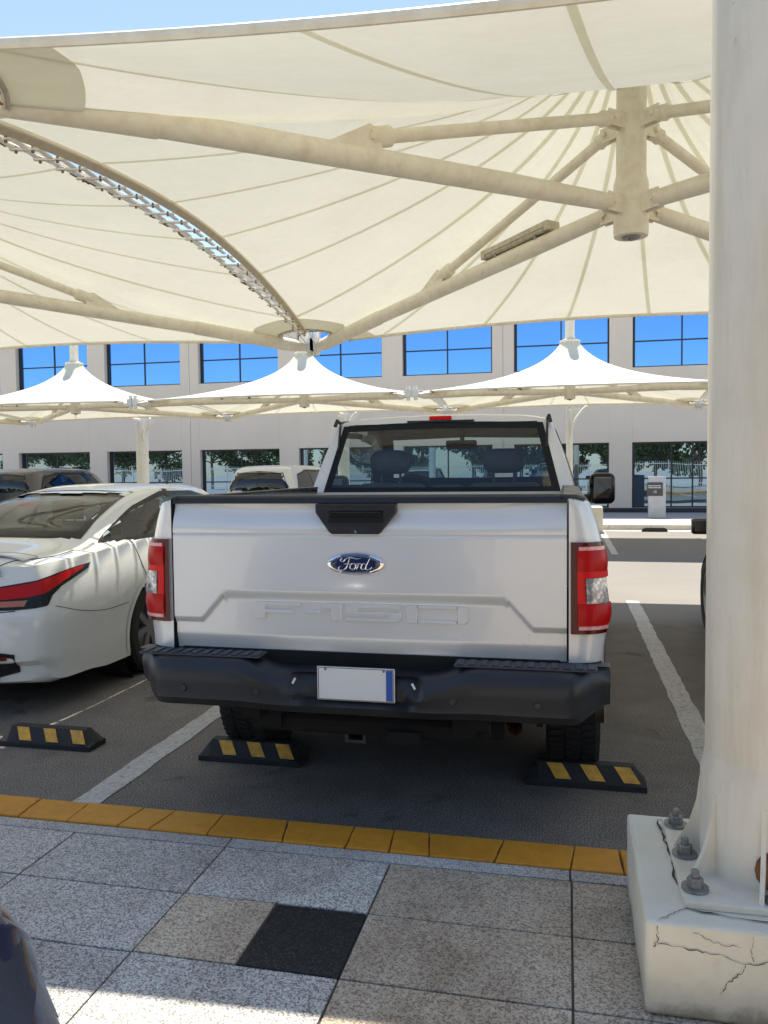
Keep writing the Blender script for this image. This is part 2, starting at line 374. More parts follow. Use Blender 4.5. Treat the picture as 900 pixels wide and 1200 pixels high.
# painted bay lines
def stripe(x0, x1, y0, y1):
    b = MB(); n = 60
    rg = random.Random(int(x0*100+y0))
    V = []
    for i in range(n+1):
        y = y0+(y1-y0)*i/n
        V.append((b.bm.verts.new((x0+rg.uniform(-.008, .006), y, .004)), b.bm.verts.new((x1+rg.uniform(-.006, .008), y, .004))))
    for i in range(n): b._f([V[i][0], V[i][1], V[i+1][1], V[i+1][0]])
    tag(b.build('bay_line', 'line', None, False), kind='structure')
for k in range(-6, 4):
    x = .735+2.935*k; stripe(x-.068, x+.068, 3.08, 9.7)
for k in range(-6, 4):
    x = .83+2.935*k; stripe(x-.06, x+.06, 14.9, 20.4)
# pavement near: tiles in one mesh over a mortar bed
g = MB(); g.b2(-9, 9, -9.2, 3.04, -.1, .112)
tag(g.build('pavement_bed', 'joint', None, False), kind='structure')
g = MB(); g.b2(-30, -9, -20, 3.04, -.1, .118); g.b2(9, 30, -20, 3.04, -.1, .118); g.b2(-9, 9, -20, -9.2, -.1, .118)
tag(g.build('pavement', 'paver', None, False), kind='structure')
b = MB(); rg = random.Random(3)
rows = [2.79-.34*i for i in range(0, 36)]
def tile(x0, x1, y0, y1, key):
    b.mat(key); g_ = .0035; dz = rg.uniform(-.0015, .0015)
    b.b2(x0+g_, x1-g_, y0+g_, y1-g_, .06, .12+dz)
for i in range(len(rows)-1):
    y1, y0 = rows[i], rows[i+1]
    for c in range(-12, 16):
        x0 = -1.265+.64*c; x1 = x0+.64
        if c == 0 and i == 1:
            tile(x0, x0+.33, y0, y1, 'tile_beige'); tile(x0+.33, x1, y0, y1, 'tile_black')
        elif c >= 1: tile(x0, x1, y0, y1, 'tile_beige')
        else: tile(x0, x1, y0, y1, 'tile_grey')
for c in range(-11, 11):
    x0 = -1.27+1.28*c; tile(x0, x0+1.28, 2.793, 2.868, 'tile_border')
tag(b.build('pavement_tiles', 'tile_grey', None, False, bevel=.0018, seg=1), kind='structure')
# yellow kerb: stones with irregular joints
b = MB(); x = -8.; rg = random.Random(9)
while x < 8:
    L = rg.uniform(.13, .30)
    b.mat('yellow'); z = .124+rg.uniform(-.0015, .0015); sk = rg.uniform(-.02, .02)
    sk0 = globals().get('_sk', 0)
    def jag(xx, s_): return [(xx+s_*(v_-.5)*2+rg2k.uniform(-.0025, .0025), 2.874+.181*v_) for v_ in (0, .25, .5, .75, 1)]
    rg2k = random.Random(int(x*1000)); A_ = jag(x+.002, sk0); B_ = jag(x+L-.002, sk)
    b.prism(A_[::-1]+B_, 'Z', -.02, z); _sk = sk; x += L
tag(b.build('kerb', 'yellow', None, False, bevel=.006), kind='structure')
# far pavement and kerb
b = MB(); b.mat('paver').b2(-60, 50, 21.12, 27.3, -.05, .115); b.mat('conc').b2(-60, 50, 20.95, 21.12, -.05, .125)
tag(b.build('far_pavement', 'paver', None, False), kind='structure')
b = MB(); b.mat('conc')
for k in range(-30, 30): b.b2(k*1.0+.004, k*1.0+.996, 20.80, 20.955, -.02, .135)
b.mat('line'); b.b2(-40, 30, 20.35, 20.80, 0, .009)
tag(b.build('far_kerb', 'conc', None, False, bevel=.01), kind='structure')

# ================================================================== BUILDING
bld = empty('office_building', (-10, 27, 0), label='beige two storey office block with blue mirrored windows across the car park', cat='building')
BX = -10
P0, WW, PITCH = -20.36, 3.02, 3.73
starts = [P0+PITCH*k for k in range(-4, 12)]
xs0, xs1 = starts[0]-1.2, starts[-1]+WW+1.2
b = MB()
def wb(x0, x1, z0, z1, y0=0, y1=.45): b.b2(x0-BX, x1-BX, y0, y1, z0, z1)
LOZ0, LOZ1, UPZ0, UPZ1 = .26, 2.36, 4.73, 6.46
edges = []
px = xs0
for sx in starts:
    edges.append((px, sx)); px = sx+WW
edges.append((px, xs1))
for a, c in edges:
    mid = (a+c)/2
    if abs(((mid+13.27) / 11.19) - round((mid+13.27)/11.19)) < .03:
        wb(a, mid-.008, .1, 8.6); wb(mid+.008, c, .1, 8.6); wb(mid-.008, mid+.008, .1, 8.6, .02, .4)
    else: wb(a, c, .1, 8.6)
for sx in starts:
    wb(sx, sx+WW, .1, LOZ0, .12, .45); wb(sx, sx+WW, LOZ1, UPZ0, 0, .45); wb(sx, sx+WW, UPZ1, 8.6, 0, .45)
b.build('wall', 'wall', bld, False, bevel=.006, seg=1)
b = MB(); b.b2(xs0-BX, xs1-BX, .45, 14, 8.3, 8.5); b.b2(xs0-BX-.1, xs1-BX+.1, -.06, .5, 8.6, 8.8); b.build('roof', 'wall', bld, False)
b = MB(); b.b2(xs0-BX, xs1-BX, .46, .6, .1, 8.3); b.build('inner_wall', 'void', bld, False)
b = MB(); b.b2(xs0-BX, xs1-BX, -.025, -.002, .116, .26); b.build('base_band', 'frame_dark', bld, False)
for sx in starts:
    for lo in (True, False):
        z0, z1 = (LOZ0, LOZ1) if lo else (UPZ0, UPZ1)
        b = MB(); x0 = sx-BX; x1 = x0+WW; t = .05
        b.b2(x0, x1, .20, .27, z0, z0+t); b.b2(x0, x1, .20, .27, z1-t, z1); b.b2(x0, x0+t+.04, .18, .28, z0+t, z1-t); b.b2(x1-t, x1, .20, .27, z0+t, z1-t)
        zt = (z0+z1)/2-.02 if not lo else 1.2
        if lo and sx > 0: ms = [x0+1.22, x0+1.86]
        else: ms = [(x0+x1)/2]
        for mx in ms: b.b2(mx-.022, mx+.022, .205, .265, z0+t, z1-t)
        b.b2(x0+t, x1-t, .21, .26, zt-.022, zt+.022)
        fr = b.build('window', 'frame_dark', bld, False)
        b = MB(); b.b2(x0+.02, x1-.02, .232, .238, z0+.02, z1-.02); b.build('pane', 'win_lo' if lo else 'win_up', fr, False)

# ================================================================== CANOPIES
def canopy(name, label, cat, group, cx, cy, hx, hy, zc, zlow, zup, zring, r0, arch, scal, rc, sc=1., res=(160, 34), seams=20, patch=.55, lamp=True, shape=.78, node_r=.14, edge_y_arch=None):
    """conical membrane on four corner points, hung from a flying mast. zc: function(sx,sy)->corner height"""
    root = empty(name, (cx, cy, 0), 0, label, cat, group)
    cor = {(sx, sy): Vector((sx*hx, sy*hy, zc(sx, sy))) for sx in (-1, 1) for sy in (-1, 1)}
    ayn, ayf = (arch, arch) if edge_y_arch is None else (edge_y_arch if isinstance(edge_y_arch, tuple) else (edge_y_arch, edge_y_arch))
    RC = rc if callable(rc) else (lambda sx, sy, _v=rc: _v)
    def bound(th):
        dx, dy = math.cos(th), math.sin(th)
        # scalloped square, then corner arc
        best = None
        lo, hi = 0., 2*max(hx, hy)
        def inside(r):
            x, y = r*dx, r*dy
            if abs(x) > hx - scal*(1-min(1, (y/hy)**2)): return False
            if abs(y) > hy - scal*(1-min(1, (x/hx)**2)): return False
            sx = 1 if x > 0 else -1; sy = 1 if y > 0 else -1
            if (x-sx*hx)**2+(y-sy*hy)**2 < RC(sx, sy)**2: return False
            return True
        for _ in range(34):
            m = (lo+hi)/2
            if inside(m): lo = m
            else: hi = m
        r = lo; x, y = r*dx, r*dy
        # height on the boundary
        u, v = max(-1, min(1, x/hx)), max(-1, min(1, y/hy))
        z = sum(cor[(sx, sy)].z*(1+sx*u)/2*(1+sy*v)/2 for sx in (-1, 1) for sy in (-1, 1))
        if abs(u) > abs(v): z += arch*(1-abs(v)**1.8)
        else: z += (ayn if v < 0 else ayf)*(1-abs(u)**1.8)
        z += .04
        return r, z
    def surf(th, t, B=None):     # t 0 edge .. 1 ring
        Rr, zb = B if B else bound(th)
        r = Rr+(r0-Rr)*t
        g_ = shape*math.log(Rr/r)/math.log(Rr/r0)+(1-shape)*t**1.5
        return Vector((r*math.cos(th), r*math.sin(th), zb+(zring-zb)*g_))
    nu, nv = res
    # angles: even plus dense at the seams
    base_angles = sorted(set([2*math.pi*k/nu for k in range(nu)]))
    b = MB(); b.mat('membrane')
    bm = b.bm; lay = bm.verts.layers.float.new('layers')
    B = [bound(a) for a in base_angles]
    ts = [1-(1-j/nv)**1.6 for j in range(nv+1)]
    V = [[bm.verts.new(surf(a, t, B[i])) for t in ts] for i, a in enumerate(base_angles)]
    for i in range(nu):
        for j in range(nv): b._f([V[i][j], V[(i+1) % nu][j], V[(i+1) % nu][j+1], V[i][j+1]])
    # welded seam strips, a second layer just under the first
    for k in range(seams):
        a = 2*math.pi*(k+.5)/seams
        wv = .021*sc; pv = None; Ba = bound(a)
        Bs = None
        for j in range(nv+1):
            p = surf(a, ts[j], Ba); side = Vector((-math.sin(a), math.cos(a), 0))
            r = math.hypot(p.x, p.y); da = wv/r
            pl = surf(a-da, ts[j]); pr_ = surf(a+da, ts[j])
            dz = Vector((0, 0, -.012))
            v1 = bm.verts.new(pl+dz); v2 = bm.verts.new(pr_+dz); v1[lay] = 1; v2[lay] = 1
            if pv: b._f([pv[0], pv[1], v2, v1])
            pv = (v1, v2)
    # corner reinforcement sectors
    for (sx, sy), cp in cor.items():
        ca = math.atan2(-sy*hy, -sx*hx); prev = None; rc = RC(sx, sy)
        n1 = 26
        for i in range(n1+1):
            a = ca-math.pi/4+.02+(math.pi/2-.04)*i/n1; row = []
            for j in range(5):
                rr = rc+.01+(patch)*j/4
                x = cp.x+rr*math.cos(a); y = cp.y+rr*math.sin(a)
                th = math.atan2(y, x); Bq = bound(th); r = min(math.hypot(x, y), Bq[0])
                t = (r-Bq[0])/(r0-Bq[0]); p = surf(th, max(0, t), Bq)
                v = bm.verts.new(p-Vector((0, 0, .018))); v[lay] = .25; row.append(v)
            if prev:
                for j in range(4): b._f([prev[j], row[j], row[j+1], prev[j+1]])
            prev = row
    b.build('membrane', 'membrane', root, True, recalc=False, angle=80)
    # edge pocket (hemmed cable) all round
    b = MB(); n2 = nu*2
    ptsE = []
    for i in range(n2+1):
        th = 2*math.pi*i/n2; r, z = bound(th); ptsE.append((r*math.cos(th), r*math.sin(th), z-.012))
    b.tube(ptsE, .017*sc, 7, False, flat=1.5)
    b.build('edge_hem', 'steel', root)
    # corner clamp plates
    for (sx, sy), cp in cor.items():
        b = MB(); ca = math.atan2(-sy*hy, -sx*hx); prev = None; n1 = 22; bl = []; rc = RC(sx, sy)
        b.mat('plate_grey')
        for i in range(n1+1):
            a = ca-math.pi/4+math.pi/2*i/n1
            row = []
            for rr, dz in ((rc-.05*sc, .0), (rc+.035*sc, -.035*sc)):
                x = cp.x+rr*math.cos(a); y = cp.y+rr*math.sin(a); th = math.atan2(y, x); Bq = bound(th)
                x2 = cp.x+(rc+.01)*math.cos(a); y2 = cp.y+(rc+.01)*math.sin(a); th2 = math.atan2(y2, x2); z = bound(th2)[1]
                row.append(Vector((x, y, z-.02+(.02 if rr < rc else 0))))
            vs = [b.bm.verts.new(row[0]), b.bm.verts.new(row[1]), b.bm.verts.new(row[1]+Vector((0, 0, -.014))), b.bm.verts.new(row[0]+Vector((0, 0, -.014)))]
            if prev:
                for q in range(4): b._f([prev[q], prev[(q+1) % 4], vs[(q+1) % 4], vs[q]])
            else: b._f(vs[::-1])
            prev = vs
            if i % 2 == 1: bl.append((row[0]+row[1])/2)
        b._f(prev)
        b.mat('rust')
        for p in bl: b.tube([p-Vector((0, 0, .03)), p], .011*sc, 6)
        b.build('clamp_plate', 'plate_grey', root, False)
        # tie rods from plate to hub
        b = MB(); hub = Vector((cp.x-sx*.05, cp.y-sy*.05, zc(sx, sy)-.02))
        for da in (-.62, -.3, 0, .3, .62):
            a = ca+da; x2 = cp.x+rc*math.cos(a); y2 = cp.y+rc*math.sin(a); z = bound(math.atan2(y2, x2))[1]
            b.tube([hub, (x2, y2, z-.03)], .009*sc, 6)
        b.box(hub+Vector((0, 0, .03)), (.15*sc, .15*sc, .16*sc)); b.tube([hub+Vector((0, 0, -.12*sc)), hub+Vector((0, 0, .2*sc))], .045*sc, 14)
        b.build('corner_hub', 'steel_white', root, True)
    # mast
    b = MB(); rm = node_r*sc
    b.lathe([(0, zlow), (rm*.95, zlow), (rm, zlow+.02), (rm, zlow+.42*sc), (rm*.86, zlow+.5*sc), (rm*.84, zring+.9*sc), (rm*.7, zring+.92*sc), (0, zring+.92*sc)], seg=28)
    b.build('mast', 'steel', root)
    b = MB(); b.lathe([(rm*.98, zring-.05*sc), (r0+.03, zring-.03*sc), (r0+.04, zring+.01), (r0*.6, zring+.05*sc), (rm*.9, zring+.12*sc)], seg=28)
    for k in range(8):
        a = k*math.pi/4+.3; b.box(((rm+.05)*math.cos(a), (rm+.05)*math.sin(a), zring-.07*sc), (.10, .02, .10), Matrix.Rotation(a, 3, 'Z'))
    b.build('mast_ring', 'steel', root)
    b = MB(); b.lathe([(0, zlow-.012), (rm*.5, zlow-.012), (rm*.55, zlow-.001)], seg=18); b.tube([(0, 0, zlow-.03), (0, 0, zlow)], .02, 8); b.build('mast_cap', 'galv', root)
    # arms and braces
    for (sx, sy), cp in cor.items():
        d = Vector((cp.x, cp.y, 0)); L = d.length; d.normalize(); side = Vector((-d.y, d.x, 0))
        p0 = d*(rm+.12*sc); p0.z = zup[0]
        p1 = Vector((cp.x, cp.y, zc(sx, sy)-.03)) - d*.14
        b = MB()
        ra = .078*sc; pm = p0.lerp(p1, .70)+Vector((0, 0, .02)); pb = p0.lerp(p1, .42)+Vector((0, 0, .015))
        pts = [p0, p0.lerp(p1, .2)+Vector((0, 0, .01)), pb, pm]
        b.tube(pts, [ra*.86, ra, ra, ra], 18)
        b.tube([pm-(p1-pm).normalized()*.01, p1-(p1-pm)*.12, p1], [ra*1.1, ra*1.1, ra*.6], 18)
        b.build('arm', 'steel', root)
        for zz, rr_ in ((zup[0], 1), (zup[1], .8)):
            b = MB()
            for s_ in (-1, 1):
                b.box(d*(rm+.06*sc)+side*s_*.032*sc+Vector((0, 0, zz)), (.20*sc, .013, .15*sc*rr_), Matrix.Rotation(math.atan2(d.y, d.x), 3, 'Z'))
            b.tube([d*(rm+.11*sc)+side*.07*sc+Vector((0, 0, zz)), d*(rm+.11*sc)-side*.07*sc+Vector((0, 0, zz))], .022*sc, 8)
            b.build('arm_bracket', 'steel', root, False)
        q0 = d*(rm+.11*sc); q0.z = zup[1]
        t = .45 if (sx, sy) != (-1, -1) else .43
        q1 = p0.lerp(p1, t); q1.z += .155*sc
        b = MB(); rbz = .055*sc
        b.tube([q0, q0.lerp(q1, .04), q0.lerp(q1, .05), q1.lerp(q0, .08), q1.lerp(q0, .07), q1], [rbz*1.0, rbz*1.18, rbz*.84, rbz*.84, rbz*1.25, rbz*1.25], 14)
        b.build('brace', 'steel', root)
        b = MB(); rot = Matrix.Rotation(math.atan2(d.y, d.x), 3, 'Z')
        base = p0.lerp(p1, t)
        for s_ in (-1, 1):
            pl = [base+d*(.34*sc)+Vector((0, 0, .05*sc)), base+d*.02+Vector((0, 0, .23*sc)), base-d*.06*sc+Vector((0, 0, .2*sc)), base-d*.08*sc+Vector((0, 0, .05*sc))]
            va = [b.bm.verts.new(p+side*s_*.034*sc) for p in pl]; vb = [b.bm.verts.new(p+side*s_*.048*sc) for p in pl]
            b._f(va); b._f(vb[::-1])
            for q in range(4): b._f([va[q], vb[q], vb[(q+1) % 4], va[(q+1) % 4]])
        b.tube([base+Vector((0, 0, .15*sc))+side*.07*sc, base+Vector((0, 0, .15*sc))-side*.07*sc], .024*sc, 8)
        b.build('brace_bracket', 'steel', root, False)
    return root, cor, bound

def fixture(cx, cy, cor, zn, rm, t0, t1, key, label, mat='lamp_body'):
    # twin tube light fixture sitting on one arm
    d = Vector((cor.x, cor.y, 0)).normalized(); p0 = d*(rm+.12); p0.z = zn; p1 = Vector((cor.x, cor.y, cor.z-.03))-d*.14
    a = p0.lerp(p1, t0); c = p0.lerp(p1, t1); ax = (c-a).normalized(); L = (c-a).length
    side = Vector((-d.y, d.x, 0)); up_ = ax.cross(side)*-1
    if up_.z < 0: up_ = -up_
    o = empty('tube_light', (cx, cy, 0), 0, label, 'light fixture', 'tube lights on the canopy arms')
    ctr = (a+c)/2+up_*.155
    rot = Matrix((ax, side, up_)).transposed()
    b = MB(); b.box(ctr, (L, .15, .05), rot); 
    for s_ in (-.5, .5): b.box(ctr+ax*s_*(L-.04)-up_*.02, (.05, .16, .085), rot)
    b.build('housing', mat, o, False, bevel=.006)
    b = MB()
    for s_ in (-1, 1): b.tube([ctr+side*.036*s_-up_*.035-ax*(L/2-.03), ctr+side*.036*s_-up_*.035+ax*(L/2-.03)], .028, 10)
    b.build('diffuser', 'lamp_lens', o)
    b = MB()
    for s_ in (-.3, .3): b.box(ctr+ax*s_*L-up_*.06, (.03, .12, .09), rot)
    b.build('clip', 'galv', o, False)
    return o

zc1 = lambda sx, sy: 3.45 if sy < 0 else 3.31
N_CX, N_CY, N_H = .51, 7.05, 4.0
NHY = 3.98
can1, cor1, bound1 = canopy('shade_canopy', 'large cream fabric canopy overhead with the pale central mast and eight steel struts', 'canopy', 'cream parking canopies', N_CX, N_CY, N_H, NHY, zc1, 3.44, (3.68, 4.34), 5.12, .22, .47, .15, (lambda sx, sy: .92 if sy < 0 else .54), res=(280, 46), seams=24, patch=.38, edge_y_arch=(-.17, .15))
GAP = 0
can2, cor2, bound2 = canopy('shade_canopy', 'cream fabric canopy overhead at the left, beyond the laced rusty seam', 'canopy', 'cream parking canopies', N_CX-2*N_H, N_CY, N_H, NHY, zc1, 3.44, (3.68, 4.34), 5.12, .22, .47, .15, (lambda sx, sy: .92 if sy < 0 else .54), res=(200, 40), seams=24, patch=.38, edge_y_arch=(-.17, .15))
fixture(N_CX, N_CY, cor1[(-1, 1)], 3.68, .14, .12, .30, None, 'cream twin tube light fixed on top of the strut left of the canopy mast')
# laced seam between the two near canopies
jx = N_CX-N_H
lace = empty('laced_seam', (jx, N_CY, 0), 0, 'rust stained laced seam of white straps running diagonally between two overhead canopies', 'canopy lacing')
def seam_z(y): return bound1(math.atan2(y, -(N_H-.13)))[1]
ys = [-3.55+7.1*i/60 for i in range(61)]
for s_ in (-1, 1):
    b = MB(); pts = []
    def X(y): return s_*(.155*(1-(y/NHY)**2))
    prev = None
    for y in ys:
        x = X(y); z = seam_z(y)
        w_ = .040
        vs = [b.bm.verts.new((x-s_*(-.01), y, z-.005)), b.bm.verts.new((x-s_*w_*1.0, y, z-.045)), b.bm.verts.new((x-s_*w_, y, z-.065)), b.bm.verts.new((x+s_*.012, y, z-.03))]
        if prev:
            for q in range(4): b._f([prev[q], prev[(q+1) % 4], vs[(q+1) % 4], vs[q]])
        prev = vs
    b.build('edge_strip', 'edge_rust', lace, False)
n = 26
for i in range(n):
    y = -3.30+6.75*(i+.5)/n; z = seam_z(y); h = .15*(1-.8*(y/NHY)**2); ln = 6.75/n
    for q in (-1, 1):
        b = MB(); b.box((q*h*.36, y+q*.02, z-.066), (.036, ln*.66, .012), Matrix.Rotation(.08, 3, 'Z')); b.build('lacing_strap', 'lacing', lace, False)
for i in range(n+1):
    y = -3.30+6.75*i/n; z = seam_z(y); h = .15*(1-.8*(y/NHY)**2)
    b = MB(); b.mat('steel'); b.box((0, y, z-.078), (max(.07, 1.7*h), .03, .014), Matrix.Rotation(.25, 3, 'Z'))
    b.mat('grime'); b.tube([(-h*.5, y-.01, z-.10), (-h*.5, y-.01, z-.06)], .011, 6); b.tube([(h*.5, y+.01, z-.10), (h*.5, y+.01, z-.06)], .011, 6)
    b.build('clamp_bar', 'steel', lace, False)
rg = random.Random(2)
for i in range(16):
    y = rg.uniform(-3.2, 2.0); z = seam_z(y); h = .13*(1-(y/NHY)**2)
    b = MB(); b.box((-(h+.02), y, z-.044), (.03, rg.uniform(.05, .16), .012), Matrix.Rotation(rg.uniform(-.1, .1), 3, 'Z')); b.build('rust_flake', 'rust', lace, False)

# far row of canopies
F_CY, F_HX, F_HY = 17.3, 2.865, 2.4
zc3 = lambda sx, sy: 2.97
far_lab = ['far white canopy cut by the left edge of the picture', 'pointed white canopy at the left of the far row, above the dark estate car',
           'pointed white canopy in the middle of the far row, above the pale hatchback', 'pointed white canopy of the far row above the truck cab', 'white canopy at the right end of the far row, beside the kiosk']
first = None; fx = [-17.2, -11.45, -5.72, .05, 5.78]
for i, (x, lab) in enumerate(zip(fx, far_lab)):
    if first is None:
        first, cor3, _ = canopy('shade_canopy', lab, 'canopy', 'white canopies of the far row', x, F_CY, F_HX, F_HY, zc3, 2.98, (3.12, 3.55), 4.17, .17, .14, .10, .38, sc=.82, res=(96, 20), seams=16, patch=.35, edge_y_arch=.04)
    else:
        c = copy_tree(first); c.location = (x, F_CY, 0); c['label'] = lab
for i, (x, lab) in enumerate(((-11.45, 'twin tube light under the far left pointed canopy'), (-5.72, 'twin tube light under the far middle pointed canopy'), (.05, 'twin tube light under the far canopy behind the truck cab'))):
    fixture(x, F_CY, cor3[(-1, -1)], 3.12, .11, .25, .55, None, lab, 'steel')
# far columns
def far_column(x, r, lab, plinth=True):
    o = empty('canopy_column', (x, 20.2, 0), 0, lab, 'column', 'far canopy columns')
    b = MB(); b.lathe([(r*1.0, .5), (r, 2.9), (r*.9, 3.05), (0, 3.06)], seg=20); b.build('shaft', 'steel_white', o)
    b = MB(); b.b2(-.45, .77 if r < .12 else .45, -.5, .35, 0, .62); b.build('plinth', 'plinth', o, False, bevel=.02)
    b = MB(); b.lathe([(r*1.9, .62), (r*1.9, .645), (r*1.1, .65), (r*1.05, .75)], seg=20); b.build('base_flange', 'steel_white', o)
    # curved bracket up to the canopy edge
    b = MB()
    for s_ in (-1, 1):
        if s_ > 0: continue
        pts = []
        for k in range(9):
            a = k/8; pts.append((s_*(-r*.6-.35*a**2.2), -.05-.3*a, 2.35+.68*a))
        b.tube(pts, [.05]*9, 8, flat=.5)
        b.prism([(s_*-r*.6, 2.35), (s_*(-r*.6-.09), 2.7), (s_*(-r*.6-.34), 3.0), (s_*-r*.6, 3.02)], 'Y', -.04, -.025)
    b.build('bracket', 'steel_white', o)
    b = MB(); b.tube([(0, 0, 2.98), (0, -.55, 3.0)], .05, 10); b.build('beam', 'steel_white', o)
    return o
far_column(-11.36, .165, 'white canopy column behind the white sedan, curved bracket at its top')
far_column(-5.64, .15, 'white canopy column mostly hidden behind the left edge of the truck cab')
far_column(.05, .08, 'slim white canopy pole just right of the truck cab')

# ================================================================== NEAR COLUMN
col = empty('canopy_column', (.565, 2.47, .12), 0, 'thick weathered cream steel column at the right edge, bolted to its block', 'column')
r = .172
b = MB(); b.lathe([(r, .60), (r, 3.6), (r*.98, 3.62), (0, 3.62)], seg=64); b.build('shaft', 'column', col)
b = MB(); b.lathe([(r+.012, .27), (r+.012, .545), (r+.004, .575), (r, .60)], seg=64); b.build('sleeve', 'column', col)
b = MB(); b.b2(-.262, .262, -.262, .262, .252, .272); b.build('base_plate', 'column', col, False, bevel=.004)
for k in range(8):
    a = k*math.pi/4+math.pi/8+.12; rot = Matrix.Rotation(a, 3, 'Z')
    b = MB(); pf = [(r, .272), (r+.085, .272), (r+.078, .29), (r+.045, .35), (r+.022, .43), (r+.014, .50), (r, .50)]
    va = [b.bm.verts.new(rot @ Vector((u, -.006, v))) for u, v in pf]; vb = [b.bm.verts.new(rot @ Vector((u, .006, v))) for u, v in pf]
    b._f(va); b._f(vb[::-1])
    for q in range(len(pf)): b._f([va[q], vb[q], vb[(q+1) % len(pf)], va[(q+1) % len(pf)]])
    b.build('gusset', 'column', col, False)
for (x, y) in ((-.225, .215), (-.225, .01), (-.225, -.19), (-.02, -.225), (.2, -.2), (.22, .02), (.2, .2), (0, .22)):
    b = MB(); b.lathe([(0, .274), (.036, .274), (.036, .28), (.012, .281)], (x, y, 0), seg=20)
    b.lathe([(.022, .281), (.022, .302), (.018, .306), (.010, .306)], (x, y, 0), seg=6)
    b.lathe([(.011, .30), (.011, .322), (.008, .326), (0, .326)], (x, y, 0), seg=12)
    b.build('anchor_bolt', 'galv', col, False)
b = MB(); b.lathe([(0, 0), (.03, 0), (.045, .0)], (0, 0, 0), seg=14)
for v in b.bm.verts: v.co = Vector((.135*1.0, 0, 0))+Vector((0, v.co.x, v.co.y*1.2))
for v in b.bm.verts: v.co = Matrix.Rotation(-1.72, 3, 'Z') @ (v.co+Vector((r+.0135-.135, 0, .335)))
b.build('rust_patch', 'rust', col, False)
# plinth block: a block with softened edges and cracks
pl = empty('column_plinth', (.56, 2.465, .12), 0, 'cracked cream painted block under the thick steel column', 'plinth')
b = MB()
rg = random.Random(5)
def blk(u, v, f):
    return None
b.b2(-.362, .40, -.335, .335, 0, .252)
bmesh.ops.subdivide_edges(b.bm, edges=b.bm.edges[:], cuts=10, use_grid_fill=True)
for v in b.bm.verts:
    v.co.x += rg.uniform(-.0012, .0012); v.co.y += rg.uniform(-.0012, .0012)
    if v.co.z > .01: v.co.z += rg.uniform(-.001, .001)
b.build('block', 'plinth', pl, True, bevel=.012, seg=3, angle=50)
def crack(pts, wd, z=None, face='top'):
    b = MB(); rg2 = random.Random(len(pts)*7+int(pts[0][0]*1000))
    P = []
    for i in range(len(pts)-1):
        for k in range(6):
            t = k/6; P.append((pts[i][0]*(1-t)+pts[i+1][0]*t+rg2.uniform(-.004, .004), pts[i][1]*(1-t)+pts[i+1][1]*t+rg2.uniform(-.004, .004)))
    P.append(pts[-1]); prev = None
    for i, p in enumerate(P):
        a = P[min(i+1, len(P)-1)]; c = P[max(i-1, 0)]; d = Vector((a[0]-c[0], a[1]-c[1])); d.normalize(); nn = Vector((-d.y, d.x))
        w_ = wd*rg2.uniform(.25, 1.2)*(.3 if i in (0, len(P)-1) else 1)
        q = [(p[0]+nn.x*w_, p[1]+nn.y*w_), (p[0]-nn.x*w_, p[1]-nn.y*w_)]
        if face == 'top': vs = [b.bm.verts.new((u, v, .2555)) for u, v in q]
        else: vs = [b.bm.verts.new((u, -.3385, v)) for u, v in q]
        if prev: b._f([prev[0], prev[1], vs[1], vs[0]])
        prev = vs
    b.build('crack', 'crack', pl, False)
crack([(-.27, .29), (-.265, .16), (-.255, .03), (-.262, -.09), (-.245, -.19), (-.25, -.26)], .0035)
crack([(-.25, -.26), (-.13, -.285), (.02, -.29), (.18, -.295), (.38, -.29)], .003)
crack([(-.25, -.26), (-.29, -.29), (-.33, -.332)], .0014)
crack([(-.27, .29), (-.16, .285), (-.02, .29)], .003)
crack([(-.33, .245), (-.335, .20), (-.34, .185)], .0014, face='front')
crack([(-.335, .195), (-.26, .19), (-.19, .185), (-.12, .165), (-.06, .18), (.05, .19), (.3, .185)], .0013, face='front')
crack([(-.12, .165), (-.13, .14), (-.165, .11), (-.18, .08)], .0012, face='front')
crack([(-.10, .245), (-.11, .2), (-.10, .175)], .0009, face='front')
crack([(-.25, .235), (-.2, .215), (-.13, .208)], .0008, face='front')

# ================================================================== WHEEL STOPS
def wheel_stop(x0, x1, lab):
    o = empty('wheel_stop', (x0, 3.93, 0), 0, lab, 'wheel stop', 'rubber wheel stops')
    L = x1-x0; b = MB()
    S = []
    for x, e in ((0, 1), (.015, .9), (.06, 0), (L-.06, 0), (L-.015, .9), (L, 1)):
        h = .032 if e else .105
        if e == .9: h = .05
        S.append([b.bm.verts.new((x, y, z)) for y, z in ((0, 0), (0, .028), (.055, h), (.11, h), (.165, .028), (.165, 0))])
    for i in range(len(S)-1):
        for k in range(5): b._f([S[i][k], S[i][k+1], S[i+1][k+1], S[i+1][k]])
    b._f(S[0]); b._f(S[-1][::-1])
    b.build('body', 'stop_rubber', o, True, bevel=.004, angle=25)
    for k in range(3):
        u = .10+k*(L-.25)/2.0; wd = .075
        b = MB(); P = []
        for v, (y, z) in enumerate(((.006, .031), (.050, .098))):
            pass
        pts = [(u+.055, .0045, .0375), (u+.055+wd, .0045, .0375), (u+wd, .051, .1005), (u, .051, .1005)]
        pts = [(u+.045, .006, .0405), (u+.045+wd, .006, .0405), (u+wd+.0, .050, .1015), (u, .050, .1015)]
        nrm = Vector((0, -.82, .57)); va = [b.bm.verts.new(Vector(p)+nrm*-.004) for p in pts]; vb = [b.bm.verts.new(Vector(p)+nrm*.0025) for p in pts]
        b._f(va[::-1]); b._f(vb)
        for q in range(4): b._f([va[q], va[(q+1) % 4], vb[(q+1) % 4], vb[q]])
        b.build('reflector', 'stop_yellow', o, False)
    return o
wheel_stop(-.20, .37, 'black and yellow rubber wheel stop behind the right rear tyre of the truck')
wheel_stop(-1.93, -1.36, 'black and yellow rubber wheel stop behind the left rear tyre of the truck')
